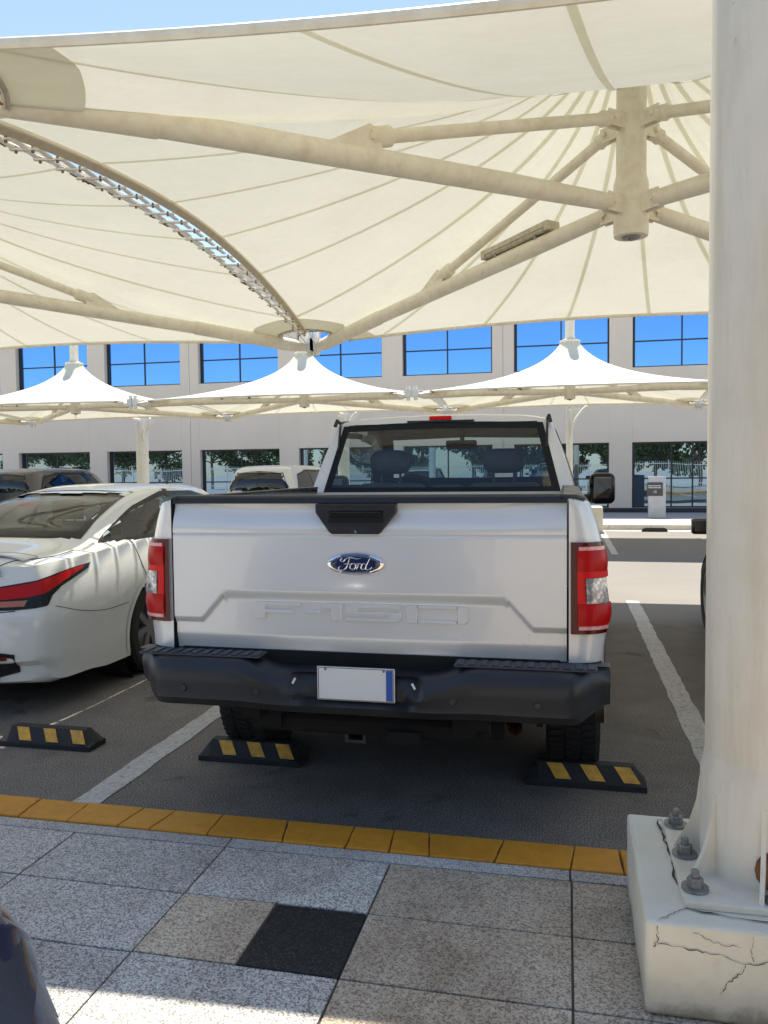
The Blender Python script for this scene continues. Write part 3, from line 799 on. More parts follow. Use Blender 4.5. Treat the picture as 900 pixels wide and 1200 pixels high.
wheel_stop(-3.17, -2.58, 'black and yellow rubber wheel stop behind the white sedan')

# ================================================================== VEHICLE TOOLS
def mono(xs, ys, x):
    xs = np.array(xs, float); ys = np.array(ys, float); h = np.diff(xs); d = np.diff(ys)/h
    m = np.zeros(len(xs)); m[0] = d[0]; m[-1] = d[-1]
    for i in range(1, len(xs)-1):
        if d[i-1]*d[i] > 0: m[i] = 2*d[i-1]*d[i]/(d[i-1]+d[i])
    i = int(np.clip(np.searchsorted(xs, x)-1, 0, len(h)-1)); t = (x-xs[i])/h[i]
    return float((2*t**3-3*t*t+1)*ys[i]+(t**3-2*t*t+t)*h[i]*m[i]+(-2*t**3+3*t*t)*ys[i+1]+(t**3-t*t)*h[i]*m[i+1])
def catmull(P, sub):
    out = []
    n = len(P)
    for i in range(n-1):
        p0, p1, p2, p3 = P[max(i-1, 0)], P[i], P[i+1], P[min(i+2, n-1)]
        l = math.dist(p1, p2)
        def tan(a, b_, c):  # limited tangent at b_
            la, lc = math.dist(a, b_)+1e-6, math.dist(b_, c)+1e-6
            return [((b_[k]-a[k])/la*lc+(c[k]-b_[k])/lc*la)/(la+lc) for k in (0, 1)]
        t1 = tan(p0, p1, p2) if i > 0 else [(p2[k]-p1[k])/(l+1e-6) for k in (0, 1)]
        t2 = tan(p1, p2, p3) if i < n-2 else [(p2[k]-p1[k])/(l+1e-6) for k in (0, 1)]
        for s in range(sub):
            t = s/sub
            out.append(tuple((2*t**3-3*t*t+1)*p1[k]+(t**3-2*t*t+t)*l*t1[k]+(-2*t**3+3*t*t)*p2[k]+(t**3-t*t)*l*t2[k] for k in (0, 1)))
    out.append(P[-1]); return out
class Body:
    def __init__(s, st, dy=.03, rear=(.22, 3, .0), front=(.35, 2.5, .0), sub=(2, 2, 3, 5, 3, 5, 5, 4, 1, 3), belt_out=.012, rearf=None):
        ys = [q[0] for q in st]; L = ys[-1]
        cols = list(zip(*st))
        n = max(8, int((L-ys[0])/dy)); yy = [ys[0]+(L-ys[0])*i/n for i in range(n+1)]
        secs = []
        T_ = np.array([[mono(ys, cols[k], y) for k in range(1, 9)] for y in yy])
        for _ in range(6): T_[2:-2] = (T_[1:-3]+2*T_[2:-2]+T_[3:-1])/4
        for y, row_ in zip(yy, T_):
            zt, zb, wt, wb_, wm, zm, ws, zs = row_
            zr = max(zt-.05, zb+.006); 
            P = [(0, zt), (wt*.55, zt-.008), (wt*.88, zt-.026), (wt, zr), (wt+(wb_-wt)*.55, zr+(zb-zr)*.5), (wb_, zb), (wb_+belt_out, zb-.025), (wm, zm), (wm-.006, (zm+zs)/2), (ws, zs+.02), (ws-.06, zs), (0, zs)]
            out = []
            # piecewise: crease at rail and at belt
            out += catmull(P[:4], 3)[:-1]; out += catmull(P[3:6], 5)[:-1]; out += catmull(P[5:10], 5)[:-1]; out += [P[9], P[10], (ws*.5, zs), P[11]]
            secs.append([(p[0], y, p[1]) for p in out])
        s.bm = bmesh.new(); bm = s.bm; m = len(secs[0]); s.L = L
        def deform(x, y, z):
            W = .95
            fr = rear[0]*(min(1, abs(x)/W))**rear[1]+ (rearf(x, z) if rearf else 0)
            ff = front[0]*(min(1, abs(x)/W))**front[1]+front[2]*max(0, (z-.5))
            a = max(0, 1-(y-ys[0])/1.0)**1.5; c = max(0, 1-(L-y)/1.3)**1.5
            return (x, y+fr*a-ff*c, z)
        rows = []
        for sec in secs:
            Rr = [bm.verts.new(deform(*p)) for p in sec]
            Ll = [Rr[0]]+[bm.verts.new(deform(-p[0], p[1], p[2])) for p in sec[1:-1]]+[Rr[-1]]
            rows.append((Rr, Ll))
        for i in range(len(rows)-1):
            for k in range(m-1):
                for sd in (0, 1):
                    a, b_, c, d = rows[i][sd][k], rows[i+1][sd][k], rows[i+1][sd][k+1], rows[i][sd][k+1]
                    q = [a, b_, c, d] if sd == 0 else [d, c, b_, a]
                    try: bm.faces.new(q)
                    except ValueError: pass
        nx = 36
        for e, sec, row in ((0, secs[0], rows[0]), (1, secs[-1], rows[-1])):
            grid = []
            for k in range(m):
                p = sec[k]
                if k in (0, m-1): grid.append([row[0][k]]*(nx+1)); continue
                g_ = []
                for j in range(nx+1):
                    if j == 0: g_.append(row[1][k])
                    elif j == nx: g_.append(row[0][k])
                    else: g_.append(bm.verts.new(deform(p[0]*(2*j/nx-1), p[1], p[2])))
                grid.append(g_)
            for k in range(m-1):
                for j in range(nx):
                    q = [grid[k][j], grid[k][j+1], grid[k+1][j+1], grid[k+1][j]]
                    u = []
                    for v in q:
                        if v not in u: u.append(v)
                    if len(u) >= 3:
                        try: bm.faces.new(u)
                        except ValueError: pass
        bmesh.ops.recalc_face_normals(bm, faces=bm.faces)
        s.bvh = BVHTree.FromBMesh(bm)
    def cut_side(s, poly, both=True):      # poly of (y,z)
        kill = []
        for f in s.bm.faces:
            c = f.calc_center_median()
            if abs(f.normal.x) > .25 and inpoly((c.y, c.z), poly) and (both or c.x > 0): kill.append(f)
        bmesh.ops.delete(s.bm, geom=kill, context='FACES')
    def cut_end(s, poly, sgn):             # poly of (x,z), sgn -1 rear
        kill = [f for f in s.bm.faces if f.normal.y*sgn > .08 and inpoly((f.calc_center_median().x, f.calc_center_median().z), poly)]
        bmesh.ops.delete(s.bm, geom=kill, context='FACES')
    def cut_arch(s, y, z, r_):
        kill = [f for f in s.bm.faces if (abs(f.normal.x) > .3 or f.calc_center_median().z < .3) and math.hypot(f.calc_center_median().y-y, f.calc_center_median().z-z) < r_ and abs(f.calc_center_median().x) > .5]
        bmesh.ops.delete(s.bm, geom=kill, context='FACES')
    def hit(s, u, v, dirn, off):
        if dirn in ('R', 'L'):
            sg = 1 if dirn == 'R' else -1; o = Vector((sg*3, u, v)); d = Vector((-sg, 0, 0))
        elif dirn == 'B': o = Vector((u, -3, v)); d = Vector((0, 1, 0))
        elif dirn == 'F': o = Vector((u, s.L+3, v)); d = Vector((0, -1, 0))
        elif dirn == 'T': o = Vector((u, v, 3)); d = Vector((0, 0, -1))
        elif isinstance(dirn, tuple):
            # oblique: u,v measured in the plane facing dirn
            d = -Vector(dirn[0]).normalized(); sx_ = Vector((0, 0, 1)).cross(-d).normalized(); o = sx_*u+Vector((0, 0, v))-d*4+Vector(dirn[1])
        loc, nrm, i, dist = s.bvh.ray_cast(o, d)
        if loc is None:
            loc, nrm, i, dist = s.bvh.find_nearest(o+d*(2.2 if dirn in ('R', 'L') else 3.2))
        return loc+nrm*off
    def panel(s, bot, top, dirn, off, nu=24, nv=10, mats=None, border=0, name='panel', parent=None, thick=0, mirror=False):
        def L_(pl, u):
            n = len(pl)-1; x = u*n; i = min(int(x), n-1); t = x-i
            return (pl[i][0]*(1-t)+pl[i+1][0]*t, pl[i][1]*(1-t)+pl[i+1][1]*t)
        us = [i/nu for i in range(nu+1)]; vs = [j/nv for j in range(nv+1)]
        if border:
            m0 = L_(bot, .5); m1 = L_(top, .5); hh = math.dist(m0, m1); ww = math.dist(bot[0], bot[-1])
            bu = min(.2, .05/ww); bv = min(.3, .045/hh)
            us = [0, bu]+[bu+(1-2*bu)*i/nu for i in range(1, nu)]+[1-bu, 1]; vs = [0, bv]+[bv+(1-2*bv)*j/nv for j in range(1, nv)]+[1-bv, 1]
        b = MB(); mats = mats or ['frit']; 
        for k in mats: b.mat(k)
        V = []
        for u in us:
            p, q = L_(bot, u), L_(top, u)
            V.append([b.bm.verts.new(s.hit(p[0]*(1-v)+q[0]*v, p[1]*(1-v)+q[1]*v, dirn, off)) for v in vs])
        nu_, nv_ = len(us), len(vs)
        if nu_ > 5 and nv_ > 4:
            P = np.array([[list(v.co) for v in r_] for r_ in V])
            for _ in range(10):
                Q = P.copy()
                gx = (P[2:, :]+P[:-2, :])/2-P[1:-1, :]; Q[1:-1, :] += .25*gx*0
                # smooth only along the surface normal (the ray direction) so the outline stays put
                ax_ = 1 if dirn in ('B', 'F') else 0 if dirn in ('R', 'L') else 2
                lap = np.zeros(P.shape[:2]); c = P[:, :, ax_]
                lap[1:-1, 1:-1] = (c[2:, 1:-1]+c[:-2, 1:-1]+c[1:-1, 2:]+c[1:-1, :-2])/4-c[1:-1, 1:-1]
                lap[1:-1, 0] = (c[2:, 0]+c[:-2, 0])/2-c[1:-1, 0]; lap[1:-1, -1] = (c[2:, -1]+c[:-2, -1])/2-c[1:-1, -1]
                Q[:, :, ax_] += .5*lap; P = Q
            if not isinstance(dirn, tuple):
                for i in range(nu_):
                    for j in range(nv_): V[i][j].co = P[i, j]
        for i in range(len(us)-1):
            for j in range(len(vs)-1):
                b.cur = 0
                if border and not (i in (0, len(us)-2) or j in (0, len(vs)-2)): b.cur = 1 if len(mats) > 1 else 0
                b._f([V[i][j], V[i+1][j], V[i+1][j+1], V[i][j+1]])
        return b.build(name, mats[0], parent, True, thick=thick, angle=60)
    def seam(s, pts, dirn, off=.001, r_=.003, name='panel_gap', parent=None, sub=8, mat='void'):
        P = catmull(pts, sub); b = MB(); b.tube([s.hit(u, v, dirn, off) for u, v in P], r_, 6); return b.build(name, mat, parent)
    def finish(s, mat, parent, name='body'):
        b = MB(); b.bm.free(); b.bm = s.bm
        return b.build(name, mat, parent, True, recalc=False, angle=42)
def inpoly(p, poly):
    x, y = p; c = False; n = len(poly); j = n-1
    for i in range(n):
        xi, yi = poly[i]; xj, yj = poly[j]
        if (yi > y) != (yj > y) and x < (xj-xi)*(y-yi)/(yj-yi)+xi: c = not c
        j = i
    return c
def shrink(poly, d):
    cx = sum(p[0] for p in poly)/len(poly); cy = sum(p[1] for p in poly)/len(poly)
    out = []
    for x, y in poly:
        l = math.hypot(x-cx, y-cy); k = max(0, l-d)/l; out.append((cx+(x-cx)*k, cy+(y-cy)*k))
    return out
def wheel(parent, x, y, r_, wd, side, treads=60, spokes=6):
    h = wd/2
    t = MB()
    t.lathe([(r_*.66, -h*.86), (r_*.80, -h), (r_*.93, -h*.97), (r_*.985, -h*.8), (r_, -h*.6), (r_, h*.6), (r_*.985, h*.8), (r_*.93, h*.97), (r_*.80, h), (r_*.66, h*.86)], axis='X', seg=56)
    for k in range(treads):
        a = 2*math.pi*k/treads
        for q, o_ in ((-.62, 0), (0, .5), (.62, 0)):
            aa = a+o_*2*math.pi/treads
            rot = Matrix.Rotation(aa, 3, 'X')
            t.box(rot @ Vector((q*h*.95, 0, r_+.002)), (h*.5, 2*math.pi*r_/treads*.62, .012), rot @ Matrix.Rotation(.2 if q else -.2, 3, 'Z'))
    ty = t.build('tyre', 'rubber', None, True, angle=40)
    wroot = MB(); wroot.lathe([(r_*.67, h*.86), (r_*.63, h*.80), (r_*.60, h*.3), (r_*.60, -h*.8)], axis='X', seg=40)
    wroot.lathe([(0, h*.62), (r_*.16, h*.62), (r_*.18, h*.5), (r_*.18, 0)], axis='X', seg=24)
    for k in range(spokes):
        a = 2*math.pi*k/spokes; rot = Matrix.Rotation(a, 3, 'X')
        wroot.box(rot @ Vector((h*.52, 0, r_*.38)), (h*.22, r_*.15, r_*.50), rot)
    wroot.mat('void'); wroot.lathe([(0, -h*.1), (r_*.6, -h*.1)], axis='X', seg=24)
    rim = wroot.build('rim', 'alloy', None, True)
    rim.data.materials.clear(); rim.data.materials.append(M['alloy']); rim.data.materials.append(M['void'])
    o = ty; o.name = 'wheel'; o.parent = parent; o.location = (x, y, r_); rim.parent = o
    if side < 0: o.rotation_euler = (0, 0, math.pi)
    return o
def copy_wheel(o, x, y, side):
    c = copy_tree(o, o.parent); c.location = (x, y, o.location[2]); c.rotation_euler = (0, 0, math.pi if side < 0 else 0); return c
def well(parent, W, y, z, r_):
    b = MB()
    for sx in (-1, 1):
        b = MB(); b.lathe([(0.02, sx*(W-.30)), (r_+.02, sx*(W-.30)), (r_+.03, sx*(W-.035))], (0, y, z), 'X', 32); b.build('wheel_well', 'void', parent)
def seats(parent, rows_, z0=.45, key='seat'):
    for (x, y) in rows_:
        b = MB(); b.box((x, y, z0), (.50, .5, .16)); b.build('seat', key, parent, True, bevel=.05, seg=3)
        b = MB(); b.box((x, y-.27, z0+.33), (.48, .12, .62), Matrix.Rotation(-.2, 3, 'X') if False else Matrix.Rotation(.16, 3, 'X')); b.build('backrest', key, parent, True, bevel=.05, seg=3)
        b = MB(); b.box((x, y-.35, z0+.74), (.27, .09, .18)); b.box((x-.06, y-.34, z0+.62), (.015, .015, .1)); b.box((x+.06, y-.34, z0+.62), (.015, .015, .1))
        b.build('headrest', key, parent, True, bevel=.035, seg=3)

# ------------------------------------------------------------------ generic cars
SEDAN = [(0, 1.00, .96, .60, .76, .84, .66, .82, .24), (.10, 1.03, .975, .66, .80, .885, .66, .87, .20), (.5, 1.05, .985, .68, .83, .915, .68, .90, .20), (.8, 1.075, .995, .66, .84, .925, .68, .91, .18),
         (1.3, 1.25, 1.01, .61, .845, .925, .68, .91, .18), (1.9, 1.405, 1.0, .58, .85, .92, .68, .90, .18), (2.4, 1.455, .98, .57, .855, .92, .66, .90, .18), (3.0, 1.44, .955, .56, .855, .92, .64, .90, .18),
         (3.4, 1.33, .94, .57, .85, .92, .62, .90, .18), (3.9, 1.06, .92, .64, .83, .92, .60, .90, .18), (4.02, 1.0, .915, .66, .82, .92, .60, .90, .18), (4.5, .86, .82, .60, .76, .89, .55, .88, .2), (4.8, .76, .71, .55, .70, .84, .5, .82, .22), (4.9, .64, .60, .5, .64, .8, .45, .78, .26)]
SUV = [(0, 1.30, 1.0, .52, .78, .84, .66, .82, .36), (.06, 1.45, 1.02, .56, .82, .88, .66, .86, .30), (.25, 1.62, 1.03, .60, .85, .93, .66, .90, .25), (.6, 1.68, 1.03, .62, .86, .945, .66, .92, .24), (1.5, 1.70, 1.03, .63, .87, .95, .66, .92, .24), (2.4, 1.69, 1.01, .62, .87, .95, .66, .92, .24),
       (2.9, 1.60, 1.0, .62, .87, .95, .66, .92, .24), (3.5, 1.18, .98, .68, .86, .95, .66, .92, .24), (3.65, 1.09, .97, .72, .85, .945, .66, .92, .24), (4.2, 1.0, .93, .68, .82, .93, .62, .91, .26), (4.55, .92, .86, .62, .76, .88, .58, .86, .28), (4.65, .78, .72, .55, .7, .84, .52, .82, .32)]
def car(name, label, cat, x, y, st, key, kind='sedan', glassk='dark_glass', detail=0, rz=0, group=None, z=0, ya_=None):
    o = empty(name, (x, y, z), rz, label, cat, group)
    if kind == 'sedan': rf = lambda x_, z_: .10*max(0, z_-.62)/.4 + (.05 if z_ < .35 else 0)
    else: rf = lambda x_, z_: .05*max(0, z_-.9)
    B = Body(st, dy=.03 if detail else .05, rear=(.30, 3.2, 0), front=(.40, 2.6, 0), rearf=rf)
    L = st[-1][0]
    ya, yf = (ya_ or 1.08, 3.92) if kind == 'sedan' else (.98, 3.72)
    wr = .345 if kind == 'sedan' else .37
    if kind == 'sedan':
        rb, rt_ = [(-.63, 1.07), (-.3, 1.085), (0, 1.088), (.3, 1.085), (.63, 1.07)], [(-.50, 1.385), (-.25, 1.398), (0, 1.403), (.25, 1.398), (.50, 1.385)]
        fb, ft = [(-.66, 1.06), (0, 1.05), (.66, 1.06)], [(-.50, 1.37), (0, 1.395), (.50, 1.37)]
        sb = [(.98, 1.04), (1.5, 1.035), (2.1, 1.02), (2.8, .985), (3.62, .965)]; stp = [(1.10, 1.085), (1.66, 1.275), (2.2, 1.385), (2.8, 1.375), (3.22, 1.29)]
    else:
        rb, rt_ = [(-.70, 1.13), (0, 1.12), (.70, 1.13)], [(-.52, 1.53), (0, 1.56), (.52, 1.53)]
        fb, ft = [(-.70, 1.14), (0, 1.13), (.70, 1.14)], [(-.55, 1.53), (0, 1.56), (.55, 1.53)]
        sb = [(.35, 1.10), (1.2, 1.08), (2.2, 1.06), (3.2, 1.05)]; stp = [(.62, 1.48), (1.2, 1.58), (2.2, 1.58), (2.72, 1.52)]
    for bt, tp, d in ((rb, rt_, 'B'), (fb, ft, 'F')):
        n = 'rear_window' if d == 'B' else 'windscreen'
        B.panel(bt, tp, d, .004, 26, 12, ['frit', glassk if d == 'B' else 'car_glass'], .09, n, o)
    for d in ('R', 'L'): B.panel(sb, stp, d, .004, 30, 8, ['frit', glassk], .10, 'side_window', o)
    poly = sb+stp[::-1]
    B.cut_side(shrink(poly, .03)); B.cut_end(shrink(rb+rt_[::-1], .025), -1); B.cut_end(shrink(fb+ft[::-1], .025), 1)
    # door pillars over the side glass
    for d in ('R', 'L'):
        for yp in ((2.3,) if kind == 'sedan' else (1.45, 2.35)):
            B.panel([(yp, 1.0), (yp+.06, 1.0)], [(yp-.04, 1.40 if kind == 'sedan' else 1.59), (yp+.03, 1.40 if kind == 'sedan' else 1.59)], d, .008, 2, 6, ['gloss_black'], 0, 'door_pillar', o)
        B.seam([(2.33, 1.0), (2.34, .7), (2.33, .3)], d, parent=o); B.seam([(1.30, 1.04), (1.33, .85), (1.45, .62), (1.52, .3)], d, parent=o); B.seam([(3.45, .95), (3.46, .6), (3.40, .3)], d, parent=o)
        for yh in (2.15, 3.1):
            p = B.hit(yh if kind == 'sedan' else yh-.25, .86, d, .012); b = MB(); b.box(p, (.03, .17, .028)); b.build('door_handle', key, o, True, bevel=.01)
    for yw in (ya, yf):
        B.cut_arch(yw, wr, wr+.055); well(o, .90, yw, wr, wr+.05)
        for d, sx in (('R', 1), ('L', -1)):
            b = MB(); prev = None
            for k in range(33):
                a = -.25+(math.pi+.5)*k/32; row = []
                for rr in (wr+.045, wr+.085):
                    row.append(b.bm.verts.new(B.hit(yw+rr*math.cos(a), wr+rr*math.sin(a), d, .004)))
                row.append(b.bm.verts.new(row[0].co-Vector((sx*.05, 0, 0))))
                if prev:
                    b._f([prev[0], row[0], row[1], prev[1]]); b._f([prev[0], row[0], row[2], prev[2]])
                prev = row
            b.build('arch_lip', key, o, True)
    B.finish(key, o)
    w0 = wheel(o, .80, ya, wr, .225, 1, treads=50, spokes=7)
    for (xx, yy, s_) in ((-.80, ya, -1), (.80, yf, 1), (-.80, yf, -1)): copy_wheel(w0, xx, yy, s_)
    b = MB(); b.b2(-.78, .78, .5, L-.5, .18, .34); b.build('underbody', 'void', o, False)
    b = MB(); b.b2(-.72, .72, L-1.75, L-1.25, .60, .88); b.build('dashboard', 'seat', o, True, bevel=.06)
    seats(o, [(-.38, 2.65), (.38, 2.65)], .48 if kind == 'sedan' else .65, 'seat')
    b = MB(); zq = .50 if kind == 'sedan' else .68; b.b2(-.62, .62, 1.65, 2.0, zq-.05, zq+.08); b.box((0, 1.52, zq+.26), (1.2, .14, .5), Matrix.Rotation(.2, 3, 'X'))
    b.build('rear_bench', 'seat', o, True, bevel=.04)
    if kind == 'sedan':
        b = MB(); b.b2(-.66, .66, .75, 1.45, .93, .97); b.build('parcel_shelf', 'seat', o, False)
    for d, sx in (('R', 1), ('L', -1)):
        b = MB(); b.box((sx*1.02, 3.38 if kind == 'sedan' else 3.15, 1.03 if kind == 'sedan' else 1.12), (.20, .09, .14)); b.box((sx*.90, 3.40 if kind == 'sedan' else 3.17, .98 if kind == 'sedan' else 1.06), (.10, .05, .05)); b.build('mirror', key, o, True, bevel=.035, seg=3)
    # lamps
    if kind == 'sedan': pass
    for d, sx in (('B', 1), ('B', -1)):
        if detail < 2:
            B.panel([(sx*.42, .80), (sx*.70, .80), (sx*.86, .78)], [(sx*.42, .90), (sx*.70, .94), (sx*.87, .95)], 'B', .01, 14, 4, ['red_lens'], 0, 'tail_lamp', o)
    for sx in (1, -1):
        B.panel([(sx*.42, .60), (sx*.62, .60), (sx*.80, .62)], [(sx*.45, .68), (sx*.65, .71), (sx*.82, .76)], 'F', .01, 14, 4, ['clear' if key != 'navy_paint' else 'smoked'], 0, 'headlamp', o)
    B.panel([(-.40, .34), (.40, .34)], [(-.44, .62), (.44, .62)], 'F', .008, 14, 6, ['gloss_black'], 0, 'grille', o)
    return o, B
# ------------------------------------------------------------------ WHITE SEDAN (left)
sed, B = car('parked_sedan', 'white sedan parked left of the silver pickup, slim red tail lamp', 'car', -4.06, 4.24, SEDAN, 'white_paint', 'sedan', 'car_glass', 2, ya_=1.48)
OB = ((.55, -1, 0), (0, 0, 0))
def wrapB(pts):   # x -> kept, project from behind
    return pts
for sx in (1, -1):
    # black lamp housing sweeping round the corner, projected from an oblique direction
    D = ((sx*.75, -1, 0), (0, 0, 0)); q = math.hypot(.75, 1)
    # oblique plane coordinate: u = along (1, .75*sx)/q
    def U(x, y): return (x*1+y*.75*sx)/q
    def lampgrid(bot, top, off, mats, name, par=None, nu=26, nv=6, thick=0):
        f = lambda pl: [(U(sx*a, c)*1.0, z) for a, c, z in pl]
        return B.panel(f(bot), f(top), D, off, nu, nv, mats, 0, name, par or sed)
    hb = [(.28, .02, .70), (.50, .04, .695), (.72, .10, .695), (.80, .18, .70), (.84, .26, .71), (.845, .30, .77), (.86, .38, .82), (.90, .62, .90)]
    ht = [(.28, .05, .80), (.50, .07, .825), (.72, .12, .855), (.80, .20, .87), (.84, .28, .89), (.86, .36, .905), (.885, .45, .92), (.91, .64, .935)]
    hs = lampgrid(hb, ht, .006, ['gloss_black'], 'tail_lamp', nu=34)
    rb_ = [(.50, .04, .755), (.66, .08, .76), (.78, .16, .77), (.83, .26, .79), (.86, .38, .845), (.89, .56, .905)]
    rt2 = [(.50, .07, .81), (.66, .10, .835), (.78, .18, .855), (.84, .28, .88), (.87, .40, .905), (.895, .58, .925)]
    lampgrid(rb_, rt2, .012, ['red_lens'], 'red_lens', hs)
    lampgrid([(.50, .04, .715), (.64, .08, .715), (.76, .14, .715)], [(.50, .05, .748), (.64, .09, .75), (.77, .16, .752)], .012, ['amber_lens'], 'amber_lens', hs)
    lampgrid([(.30, .02, .715), (.44, .04, .715)], [(.30, .05, .785), (.455, .06, .80)], .012, ['red_lens'], 'red_lens', hs, 8, 4)
    # lower bumper: dark diffuser with reflector
    B.panel([(sx*.0, .26), (sx*.35, .25), (sx*.58, .27), (sx*.70, .30)], [(sx*.0, .44), (sx*.35, .44), (sx*.60, .44), (sx*.70, .42)], 'B', .006, 22, 6, ['blackpl'], 0, 'diffuser', sed)
    B.panel([(sx*.44, .385), (sx*.66, .385)], [(sx*.44, .41), (sx*.66, .412)], 'B', .012, 10, 2, ['red_dark'], 0, 'reflector', sed)
    B.seam([(sx*.20, .66), (sx*.45, .675), (sx*.70, .69)], 'B', parent=sed)
    B.seam([(.30, .70), (.50, .64), (.75, .60), (1.08, .60)] , 'R' if sx > 0 else 'L', .0, .0022, parent=sed)
    b = MB(); b.tube([(sx*.55, .02, .27), (sx*.55, .25, .27)], .045, 16, False); b.tube([(sx*.55, .06, .27), (sx*.55, .07, .27)], .042, 16); b.build('exhaust_tip', 'chrome', sed)
# trunk shut line and spoiler lip
B.seam([(-.58, .14), (-.62, .26), (-.70, .45), (-.71, .74)], 'T', parent=sed); B.seam([(.58, .14), (.62, .26), (.70, .45), (.71, .74)], 'T', parent=sed)
b = MB()
b.grid(lambda u, v: B.hit((u*2-1)*.66, .18+.12*v-.0+abs(u*2-1)**2*.13, 'T', .004)+Vector((0, -.03*(1-v), .016*(1-v)*(1-abs(u*2-1)**4))), 30, 4)
b.build('boot_lip', 'white_paint', sed, True, thick=.006)
text_mesh('SR', .062, 'badge', 'gloss_black', sed, B.hit(.565, .925, 'B', .010)+Vector((-.0, -.004, 0)), (R(82), 0, 0), .003, 1.35, .002)
b = MB(); b.box(B.hit(0, .60, 'B', .008), (.50, .012, .12)); b.build('number_plate', 'plate', sed, False, bevel=.003)
# ------------------------------------------------------------------ other cars
car('parked_car', 'black car mostly hidden behind the thick right hand column', 'car', 2.17, 4.05, SEDAN, 'black_paint', 'sedan', 'dark_glass', 0)
car('parked_suv', 'dark grey estate car behind the white sedan, under the far left canopy', 'car', -12.9, 16.4, SUV, 'grey_paint', 'suv', 'dark_glass', 0)
car('parked_suv', 'pale hatchback seen from behind between the white sedan and truck cab', 'car', -6.42, 16.1, SUV, 'white_paint2', 'suv', 'dark_glass', 0)
car('parked_car', 'white car at the far left edge, only its rear pillar showing above the sedan', 'car', -14.4, 13.4, SEDAN, 'white_paint2', 'sedan', 'dark_glass', 0)
nv, NB = car('parked_car', 'dark blue car at the bottom left corner, close to the camera', 'car', -1.555, -3.55, SEDAN, 'navy_paint', 'sedan', 'dark_glass', 1, z=.12)
# ================================================================== PICKUP
TX, TY = -.828, 3.17
tk = empty('pickup_truck', (TX, TY, 0), 0, 'silver white pickup truck parked tail towards the camera, charcoal rear bumper', 'pickup truck')
# tailgate with pressed relief
def sm(a, b_, x): t = max(0, min(1, (x-a)/(b_-a))); return t*t*(3-2*t)
def tg_y(x, z):
    ax = abs(x)
    zt = 1.045 if ax < .585 else 1.045-(ax-.585)/.115*.128
    zt = max(zt, .917)
    wdt = .050 if ax < .6 else .020
    rec = sm(zt+.004, zt-wdt, z)                        # recess below the step
    y = .020*rec
    y += .010*sm(.90, .80, z)*0
    # upper bevel above the crease and belly
    y += .030*sm(1.285, 1.415, z)**1.3
    y -= .006*math.exp(-((z-1.285)/.008)**2)*0
    y += .005*math.exp(-((z-1.279)/.0035)**2)            # crease groove
    y += .009*(x/.83)**2
    # scoop beside the handle
    y += .010*math.exp(-((z-1.365)/.035)**2)*sm(.80, .45, ax)
    y += .012*sm(.86, .785, z)
    # groove of the lower edge line beyond the step
    if ax > .69: y += .004*math.exp(-((z-.917)/.003)**2)
    return y
b = MB(); nx, nz = 260, 150
b.grid(lambda u, v: Vector((-.826+1.652*u, tg_y(-.826+1.652*u, .785+.628*v), .785+.628*v)), nx, nz)
# return edges
for x in (-.826, .826): b.grid(lambda u, v: Vector((x, tg_y(x, .785+.628*v)+.05*u, .785+.628*v)), 1, 30)
b.grid(lambda u, v: Vector((-.826+1.652*u, tg_y(-.826+1.652*u, .785)+.05*v, .785)), 40, 1)
tgo = b.build('tailgate', 'silver', tk, True, recalc=False, angle=50)
b = MB(); b.b2(-.826, .826, .055, .075, .79, 1.41); b.build('tailgate_inner', 'silver', tk, False)
# pressed lettering F-150: raised outlined block letters
def letter(polys, x0, kx, name='raised_letter'):
    b = MB()
    for poly in polys:
        P = [(x0+u*kx, .922+v*1.12) for u, v in poly]
        # dense prism following surface
        n = len(P)
        yo = .0235+.0155*0
        for off, dy in ((0, -.004),):
            A = [b.bm.verts.new((u, tg_y(u, v)-.0005+.0005, v)) for u, v in P]; Bv = []
            cx = sum(u for u, v in P)/n; cz = sum(v for u, v in P)/n
            Bv = [b.bm.verts.new((u+(.0025 if u < cx else -.0025), tg_y(u, v)-.0085, v+(.0025 if v < cz else -.0025))) for u, v in P]
            b._f(Bv)
            for i in range(n): b._f([A[i], A[(i+1) % n], Bv[(i+1) % n], Bv[i]])
    return b.build(name, 'silver', tgo, False, bevel=.0012, seg=2)
H_ = .066; t_ = .0135
letter([[(0, 0), (.035, 0), (.035, .022), (.128, .022), (.128, .022+t_), (.035, .022+t_), (.035, H_-t_), (.150, H_-t_), (.150, H_), (.012, H_), (0, H_-.014)]], -.465, 1.40)
letter([[(0, .024), (.055, .024), (.055, .024+t_), (0, .024+t_)]], -.238, 1.22)
letter([[(.030, 0), (.064, 0), (.064, H_), (.010, H_), (0, H_-.012), (0, H_-t_-.006), (.030, H_-t_-.006)]], -.158, 1.25)
letter([[(0, H_), (0, .026), (.118, .026), (.118, t_), (0, t_), (0, 0), (.140, 0), (.152, .012), (.152, .026+t_-.004), (.146, .026+t_), (.034, .026+t_), (.034, H_-t_), (.150, H_-t_), (.150, H_)]], -.063, 1.56)
letter([[(0, 0), (.034, 0), (.034, H_), (0, H_)], [(.0345, 0), (.150, 0), (.150, t_), (.0345, t_)], [(.1505, 0), (.172, 0), (.182, .010), (.182, H_-.010), (.172, H_), (.1505, H_)], [(.0345, H_-t_), (.150, H_-t_), (.150, H_), (.0345, H_)]], .192, 1.38)
# top moulding
b = MB(); b.prism([(.012, 1.408), (.018, 1.432), (.035, 1.442), (.10, 1.442), (.10, 1.408)], 'X', -.828, .828); b.build('tailgate_cap', 'blackpl', tk, False, bevel=.004)
